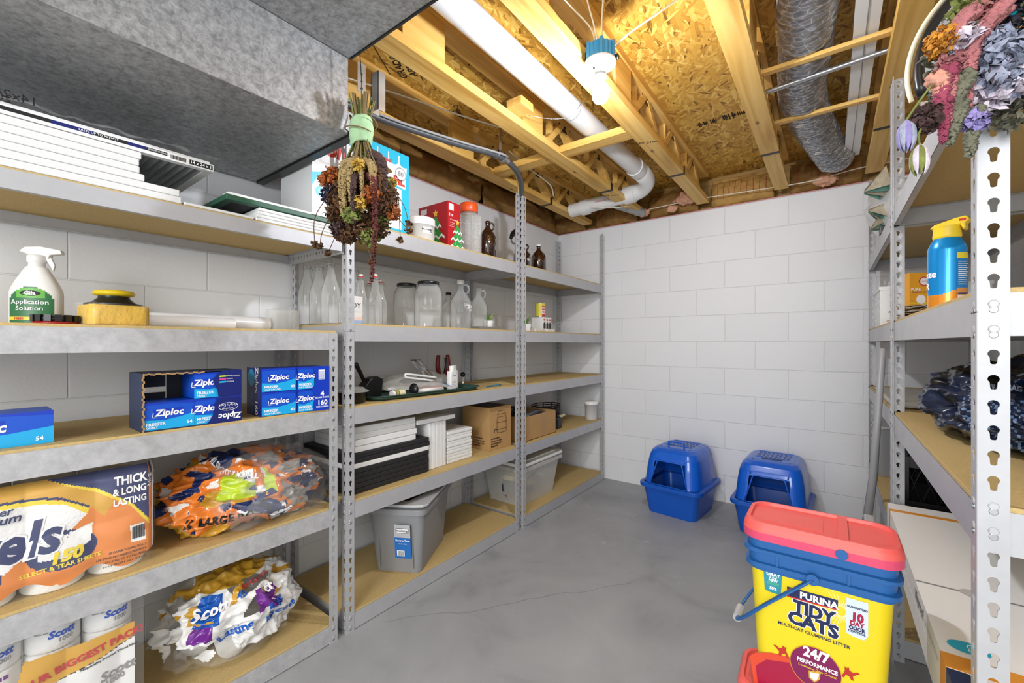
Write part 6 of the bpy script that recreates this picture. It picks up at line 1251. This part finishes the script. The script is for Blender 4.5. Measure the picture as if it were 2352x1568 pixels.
for nm, m, cs in (('orange_flower', ORP, [(-.085, 0, -.26, .030), (-.075, .02, -.36, .026), (.045, -.04, -.34, .026), (.095, .0, -.385, .024), (-.11, .0, -.275, .018)]), ('violet_flower', DKV, [(-.095, .01, -.32, .032), (-.075, .03, -.30, .03)]), ('straw_flower', YLP, [(.015, -.055, -.375, .020), (.085, .02, -.275, .014), (.01, -.05, -.25, .018)]), ('green_seed_head', OLV, [(-.01, -.05, -.41, .026), (.075, .02, -.28, .020)]), ('brown_leaves', BRN, [(-.05, .0, -.34, .05), (.06, .0, -.36, .045), (.02, .01, -.38, .05), (-.02, .0, -.26, .045), (.03, .01, -.28, .045), (-.085, .01, -.38, .03), (.08, .01, -.33, .03), (-.03, .03, -.30, .05), (.04, .02, -.32, .05), (-.06, .0, -.40, .04), (0, 0, -.44, .045), (.05, .0, -.44, .035), (-.04, -.02, -.47, .025), (.0, .0, -.22, .03)]), ('plum_flower', PLM, [(-.055, -.02, -.455, .03), (-.02, .0, -.36, .035), (.05, .03, -.38, .03)]), ('dry_leaves', OLV, [(.03, -.01, -.47, .03), (.02, .0, -.20, .022), (.06, .0, -.42, .025), (-.04, .02, -.23, .02)])):
    for a, b, z, r_ in cs:
        mb = MB(); petals(mb, B(a, b, z), r_*1.05, m, int(60+r_*5200), rr, .008 if r_ < .04 else .010, 1.2); mb.build(nm, t)
for k, (a0, z0, a1, z1, a2, z2) in enumerate(((.07, -.27, .115, -.33, .125, -.485), (.06, -.25, .13, -.36, .15, -.43), (.06, -.25, .10, -.38, .15, -.455), (-.03, -.30, -.10, -.44, -.115, -.505), (-.05, -.28, -.125, -.40, -.13, -.50), (-.04, -.4, -.075, -.49, -.09, -.53), (.0, -.45, .03, -.52, .04, -.56))):
    mb = MB().tube(spline([B(a0, -.02, z0), B(a1, -.025, z1), B(a2, -.025, z2)], 8), .0012, BRN, 5); petals(mb, B(a2, -.025, z2), .010, BRN, 34, rr, .007); mb.build('wiry_sprig', t)
# right bunch, close to the lens
t = thing('dried_bouquet', 'dried amaranth and wildflower bunch hanging at the upper right corner of the shelving', 'dried flowers', (.15, .80, 2.05))
PKC = DP('dusty pink amaranth', 'a86a6c'); PKD = DP('deep rose amaranth', '8d3a52'); SAG = DP('grey sage leaf', '6a6a58'); PBL = DP('pale blue petal', '9298ac'); MGD = DP('marigold petal', 'c8882c'); LAV = DP('lavender petal', '8a80b4'); DSU = DP('dark seed centre', '22202e'); PCH = DP('peach amaranth', 'd09480'); CRM = DP('pale lilac petal', 'cfc4d0')
def C_(px, py, dep=.62):
    a = (px-1176)/980; b = (789-py)/980; return Vector((a*.80178-.59763, a*.59763+.80178, b))*dep+Vector((0, 0, 1.2))-Vector((.15, .80, 2.05))
for px, py, r_, m, n, dp in ((2270, 60, .062, SAG, 260, .66), (2330, 130, .060, SAG, 260, .66), (2200, 120, .040, SAG, 150, .64), (2230, 200, .042, SAG, 170, .66), (2330, 230, .045, SAG, 200, .64), (2180, 230, .028, SAG, 110, .65), (2300, 40, .05, OLV, 140, .67), (2165, 95, .020, MGD, 90, .62), (2190, 75, .014, MGD, 60, .62), (2320, 110, .034, DSU, 140, .61), (2320, 108, .042, MGD, 70, .63), (2320, 20, .030, DSU, 90, .62), (2300, 150, .032, PBL, 70, .60), (2330, 170, .030, PBL, 80, .60), (2290, 110, .022, PBL, 50, .60), (2255, 30, .026, PKC, 90, .62), (2215, 90, .018, CRM, 50, .61), (2130, 272, .018, PLM, 90, .60), (2240, 280, .014, LAV, 60, .60), (2340, 40, .022, TEAL, 14, .62), (2225, 20, .022, OLV, 60, .63), (2200, 170, .024, PLM, 70, .63), (2290, 195, .034, CRM, 60, .61), (2190, 150, .02, PKC, 60, .62)):
    mb = MB(); petals(mb, C_(px, py, dp), r_, m, int(n*2.6), rr, .0062 if m not in (PBL, CRM) else .010); mb.build('flower_head', t)
for pts, r_, m in (([(2300, 20), (2262, 60), (2240, 100), (2228, 150), (2220, 245)], .0125, PKC), ([(2180, 160), (2165, 200), (2158, 250), (2155, 290)], .011, PKD), ([(2185, 165), (2180, 220), (2178, 280)], .009, PKC), ([(2170, 230), (2168, 280), (2166, 325)], .009, PKD), ([(2150, 180), (2160, 200), (2165, 240)], .012, PCH), ([(2205, 240), (2195, 280), (2182, 330)], .010, SAG), ([(2240, 260), (2232, 310), (2228, 355)], .011, SAG), ([(2230, 30), (2205, 55), (2200, 80)], .012, PKC), ([(2215, 180), (2200, 220), (2190, 260)], .012, SAG)):
    mb = MB(); catkin(mb, [C_(a, b, .605) for a, b in pts], r_, m, rr, 9); mb.build('amaranth_tassel', t)
for (a0, a1, a2, pm) in (((2140, 195), (2110, 235), (2082, 275), LAV), ((2119, 290), (2110, 310), (2112, 330), OLV)):
    mb = MB().tube(spline([C_(*a0, .60), C_(*a1, .60), C_(*a2, .60)], 6), .0014, STG, 6); c = C_(*a2, .60)
    for k in range(9):
        an = 2*PI*k/9; d = Vector((math.cos(an), math.sin(an), 0)); mb.tube(spline([c, c+d*.008+Vector((0, 0, -.012)), c+d*.009+Vector((0, 0, -.032)), c+d*.005+Vector((0, 0, -.045))], 4), lambda q: .0045*math.sin(PI*min(.98, q*.9+.1)), pm if k % 2 else CRM if pm is OLV else PBL, 6, flat=.4)
    mb.build('drooping_flower', t)
MB().tube([C_(2330, -120, .64), C_(2320, -40, .64), C_(2300, 40, .65)], .006, STEM, 8).build('stems', t)
# ---------------------------------------------------------------- ductwork
t = thing('supply_duct', 'large galvanized sheet metal duct above the left shelving', 'duct', (0, 0, 0))
MB().bb((-2.06, -2.4, 1.925), (-1.34, .847, 2.189), M_GALV).build('lower_trunk', t, .002)
MB().bb((-1.338, -2.4, 2.191), (-.70, .850, 2.262), M_GALV).bb((-2.06, -2.4, 2.191), (-1.338, .850, 2.262), M_GALV).build('upper_panel', t, .001)
mb = MB().bb((-2.06, .848, 1.917), (-1.335, .878, 1.937), M_DARK); mb.build('end_flange', t)
MB().bb((-1.339, .852, 2.188), (-.70, .858, 2.196), M_DARK).build('seam', t)
tag(MB().bb((-.0008, -.016, -.075), (.0008, .016, .03), M_EMT).cyl((.001, 0, -.06), (.003, 0, -.06), .004, M_DARK).cyl((.001, 0, -.035), (.003, 0, -.035), .003, M_DARK).cyl((.001, 0, -.01), (.003, 0, -.01), .003, M_DARK).build('hanger_strap', None, loc=(-1.333, .895, 2.165)), 'short punched hanger strap at the duct corner above the bouquet', 'strap')
tag(MB().bb((-.02, -.001, -.11), (.02, .001, .03), M_EMT).bb((-.02, -.001, -.11), (-.018, .03, .03), M_EMT).bb((.018, -.001, -.11), (.02, .03, .03), M_EMT).build('metal_channel', None, loc=(-1.325, .945, 2.155)), 'short bright metal channel right of the punched strap', 'channel')
# ---------------------------------------------------------------- lamp
lx, ly = -.682, 1.462
t = thing('ceiling_lamp', 'blue junction box with a white lampholder and a lit bulb', 'lamp', (lx, ly, 2.24)); JB = mat('blue junction box', '2f86b8', .4)
mb = MB(); n = 20; pr = [((.048 if i % 2 else .0525)*math.cos(2*PI*i/(2*n)), (.048 if i % 2 else .0525)*math.sin(2*PI*i/(2*n))) for i in range(2*n)]; mb.prism(pr, .055, JB); 
for k in range(6): a = 2*PI*k/6; mb.box((.05*math.cos(a), .05*math.sin(a), .030), (.012, .012, .062), JB, None)
mb.build('junction_box', t, loc=(0, 0, .0))
PORC = mat('white porcelain', 'cfcfcd', .25)
MB().lathe([(.058, -.001), (.059, -.004), (.056, -.010), (.040, -.014), (.026, -.018), (.021, -.026), (.020, -.052), (.0001, -.052)], PORC, n=40, cap=False).lathe([(.0001, -.001), (.058, -.001)], PORC, cap=False, n=40).lathe([(.022, -.05), (.022, -.060), (.018, -.062), (.0001, -.062)], PORC, n=32, cap=False).build('lampholder', t)
mb = MB()
for k in range(20): mb.ball((-.014, -.024, -.030-.0033*k), .0014, M_DARK, n=4)
mb.box((-.014, -.024, -.026), (.006, .006, .006), M_DARK); mb.build('pull_chain', t)
BG = mat('bulb collar', 'e4e2da', .4); EM = mat('lit bulb', 'f3f6ff', .5, emit=1)
EM.node_tree.nodes['Principled BSDF'].inputs['Emission Strength'].default_value = BULB
MB().lathe([(.013, -.062), (.013, -.068), (.016, -.078), (.024, -.092)], BG, n=32, cap=False).build('bulb_collar', t)
MB().lathe([(.0245, -.092), (.0285, -.104), (.030, -.118), (.028, -.132), (.021, -.143), (.011, -.149), (.0001, -.151)], EM, n=32, cap=False).build('bulb', t)
MB().box((-.052, 0, .03), (.008, .03, .04), M_DARK).build('bracket', t); MB().cyl((.048, .02, .01), (.062, .02, .01), .010, M_DARK).build('screw_clamp', t)
ROM = mat('white cable sheath', 'dcd6c2', .5)
def cable(label, pts, r=.0048, m=ROM, flat=.6, cat='cable', group=None, name='cable'): return tag(MB().tube(spline(pts, 8), r, m, 8, flat=flat).build(name), label, cat, group)
cable('white cable arching right from the lamp box to the subfloor', [(lx+.045, ly, 2.27), (lx+.10, ly+.02, 2.315), (lx+.18, ly+.05, 2.36), (lx+.25, ly+.10, 2.42), (lx+.32, ly+.16, 2.492), (lx+.40, ly+.20, 2.50)])
cable('white cable rising left from the lamp box', [(lx-.02, ly+.01, 2.285), (lx-.025, ly-.02, 2.36), (lx-.07, ly-.09, 2.42), (lx-.10, ly-.20, 2.45), (lx-.14, ly-.36, 2.47)])
cable('white cable rising straight up from the lamp box', [(lx+.0, ly-.01, 2.285), (lx-.01, ly-.03, 2.36), (lx-.01, ly-.10, 2.44), (lx+.03, ly-.22, 2.48), (lx+.05, ly-.5, 2.488)])
cable('white cable rising right from the lamp box', [(lx+.012, ly-.01, 2.285), (lx+.02, ly-.03, 2.36), (lx+.06, ly-.09, 2.43), (lx+.13, ly-.16, 2.47), (lx+.24, ly-.30, 2.488)])
# ---------------------------------------------------------------- drain pipe
PVC = mat('white drain pipe', 'dcdcda', .3); t = thing('drain_pipe', 'big white plastic drain pipe between the trusses, with an elbow at the end wall', 'pipe', (0, 0, 0)); px_, pz = -1.045, 2.378
MB().cyl((px_, -2.4, pz), (px_, 2.86, pz), .054, PVC, n=32).build('long_pipe', t)
MB().tube([(px_, 1.9, pz), (px_, 1.904, pz)], .0546, GREY, 24).build('seam_ring', t)
def ring(a, b, r): return MB().cyl(a, b, r, PVC, n=32)
ring((px_, 2.76, pz), (px_, 2.84, pz), .061).build('coupling', t)
MB().tube([(px_, 2.84, pz)]+[(px_-.10+.10*math.cos(a), 2.98+.12*math.sin(a), pz-.05*(k/10)) for k, a in [(k, R(90*k/10)) for k in range(11)]]+[(px_-.16, 3.10, pz-.06)], .058, PVC, 24).build('elbow', t)
ring((px_-.12, 3.10, pz-.057), (px_-.20, 3.10, pz-.062), .064).build('coupling', t)
MB().cyl((px_-.16, 3.10, pz-.062), (px_-.66, 3.10, pz-.088), .052, PVC, n=28).build('side_pipe', t)
ring((px_-.50, 3.10, pz-.082), (px_-.56, 3.10, pz-.085), .060).build('coupling', t)
mb = MB(); mb.text('CHARLOTTE PIPE', .018, GASK, T(px_-.36, 3.046, pz-.078) @ RX(90)); mb.text('CELLULAR', .014, GASK, T(px_-.22, 3.044, pz-.066) @ RX(90)); mb.build('printed_mark', t)
tag(MB().cyl((-1.36, 3.20, 2.30), (-1.22, 3.42, 2.262), .032, mat('grey pipe stub', '8f8f8c', .4), n=20).build('grey_pipe_stub', None), 'short grey pipe sloping down to the end wall under the side pipe', 'pipe')
# ---------------------------------------------------------------- conduit sweep into the left shelving
GC = mat('dark grey conduit', '4a4d50', .45)
t = thing('cable_bundle', 'dark grey conduit sweeping along the truss and down behind the steel posts', 'conduit', (0, 0, 0))
c0 = [(-1.70, .852, 2.243), (-1.69, 1.02, 2.243), (-1.66, 1.25, 2.240), (-1.56, 1.60, 2.240), (-1.475, 1.83, 2.238), (-1.49, 2.02, 2.235), (-1.56, 2.19, 2.215), (-1.625, 2.285, 2.15), (-1.638, 2.302, 2.04), (-1.638, 2.302, 1.74)]
MB().tube(spline(c0, 8), .0165, GC, 14).build('conduit', t)
MB().tube(spline([(a-.022, b-.004, c+.006) for a, b, c in c0[:8]], 8), .006, mat('yellow cable', 'd8bc78', .5), 8).build('tan_cable', t)
MB().tube(spline([(a+.026, b+.004, c+.004) for a, b, c in c0[:5]]+[(-1.46, 1.92, 2.255)], 8), .006, mat('grey cable', '9a9a9a', .5), 8).build('grey_cable', t)
tag(MB().bb((-.001, -.009, -.0), (.001, .009, .24), M_EMT).tube([(0, 0, 0), (.0, 0, -.022), (-.02, 0, -.040), (-.04, 0, -.036)], .009, M_EMT, 4, flat=.15).build('hanger_strap', None, loc=(-1.452, 1.84, 2.262)), 'thin galvanized strap holding the grey conduit sweep', 'strap')
tag(MB().lathe([(.0185, -.025), (.0195, -.024), (.0195, .024), (.0185, .025)], M_EMT, T(-1.471, 1.905, 2.2375) @ RZ(-12) @ RX(90)).box((-1.462, 1.90, 2.217), (.02, .03, .008), M_EMT).build('conduit_coupling', None), 'bright metal coupling on the grey conduit sweep', 'coupling')
cable('thin tan cable sagging below the white side pipe', [(-1.48, 3.0, 2.26), (-1.38, 3.05, 2.24), (-1.28, 3.12, 2.245), (-1.24, 3.2, 2.27)], .005)
cable('white cable stapled along the end wall insulation', [(-1.18, 3.44, 2.290), (-.82, 3.445, 2.298), (-.45, 3.445, 2.285), (-.1, 3.445, 2.275), (.15, 3.445, 2.30), (.5, 3.445, 2.30)], .0055)
cable('pale cable running under the left truss beside the steel post', [(-1.55, 2.05, 2.36), (-1.56, 2.3, 2.33), (-1.60, 2.6, 2.33), (-1.66, 2.75, 2.30)], .005)
cable('pale cable crossing the bay left of the white pipe', [(-1.70, .9, 2.33), (-1.62, 1.25, 2.36), (-1.50, 1.55, 2.35), (-1.42, 1.80, 2.36)], .005)
cable('thin wire looped over the big white pipe', [(-1.18, 1.72, 2.315), (-1.11, 1.80, 2.31), (-1.035, 1.86, 2.320), (-.985, 1.88, 2.37), (-.95, 1.90, 2.45), (-.94, 1.92, 2.50)], .0012, WIRE, 1., 'wire', name='wire')
# ---------------------------------------------------------------- flexible duct and white channel
def foil_mat():
    m = bpy.data.materials.new('silver duct film'); m.use_nodes = True; n, l = nt(m); b = n['Principled BSDF']
    t = n.new('ShaderNodeTexCoord'); v = n.new('ShaderNodeTexVoronoi'); v.feature = 'DISTANCE_TO_EDGE'; mp = n.new('ShaderNodeMapping'); mp.inputs['Scale'].default_value = (1, 2.2, 1); l.new(t.outputs['Object'], mp.inputs[0]); v.inputs['Scale'].default_value = 26; l.new(mp.outputs[0], v.inputs[0])
    r = ramp(n, [(.0, 'd8d8da'), (.05, '9a9a9c'), (.4, '808084')]); l.new(v.outputs['Distance'], r.inputs[0]); l.new(r.outputs[0], b.inputs['Base Color']); b.inputs['Metallic'].default_value = .45; b.inputs['Roughness'].default_value = .28
    z = n.new('ShaderNodeTexNoise'); z.inputs['Scale'].default_value = 30; z.inputs['Detail'].default_value = 4; l.new(mp.outputs[0], z.inputs[0]); q = n.new('ShaderNodeBump'); q.inputs['Strength'].default_value = .6; q.inputs['Distance'].default_value = .006; l.new(z.outputs[0], q.inputs['Height']); l.new(q.outputs[0], b.inputs['Normal'])
    return m
FOIL = foil_mat(); t = thing('flexible_duct', 'silver insulated flexible duct running to the end wall between two trusses', 'duct', (0, 0, 0))
cl = spline([(-.02, -.6, 2.42), (-.045, .5, 2.42), (-.035, 1.3, 2.415), (-.075, 2.0, 2.40), (-.105, 2.45, 2.395), (-.07, 2.85, 2.39), (-.02, 3.12, 2.37), (.03, 3.30, 2.34)], 26); nC = len(cl)
def fd(u, v):
    s = v*(nC-1); i = min(int(s), nC-2); p = cl[i].lerp(cl[i+1], s-i); d = (cl[min(i+2, nC-1)]-cl[max(i-1, 0)]).normalized(); x = d.cross(Vector((0, 0, 1))).normalized(); y = x.cross(d); a = 2*PI*u
    r = .082+.0035*math.sin(v*620)+.006*noise.noise(Vector((math.cos(a)*2, math.sin(a)*2, v*30)))+.004*noise.noise(Vector((math.cos(a)*6, math.sin(a)*6, v*90)))
    return p+x*math.cos(a)*r*1.12+y*math.sin(a)*r
MB().grid(fd, 40, 420, FOIL, wrap=True).build('duct_sleeve', t)
MB().ball(cl[-1], .082, FOIL, sc=(1.1, .8, 1)).build('duct_end', t)
for v, u in ((.63, .70), (.80, .72)):
    c = fd(u, v); MB().box((0, 0, 0), (.028, .035, .001), WHITE, T(*(c+Vector((0, 0, -.006)))) @ RZ(18)).text('R-8', .014, GASK, T(*(c+Vector((0, 0, -.0072)))) @ RZ(18) @ RX(180)).build('paper_tag', t)
t = thing('metal_channel', 'long white metal channel running beside the silver duct to the end wall', 'channel', (.105, 0, 0)); WC = mat('white enamel', 'dededd', .35)
mb = MB().bb((-.036, -2.3, 2.335), (.036, 3.30, 2.337), WC).bb((-.036, -2.3, 2.337), (-.034, 3.30, 2.365), WC).bb((.034, -2.3, 2.337), (.036, 3.30, 2.365), WC).bb((-.0015, -2.3, 2.3335), (.0015, 3.30, 2.335), GREY); mb.build('channel_body', t)
MB().box((.0, 3.26, 2.334), (.03, .012, .002), GREY).box((-.02, 3.12, 2.3345), (.006, .006, .001), GASK).build('slots', t)
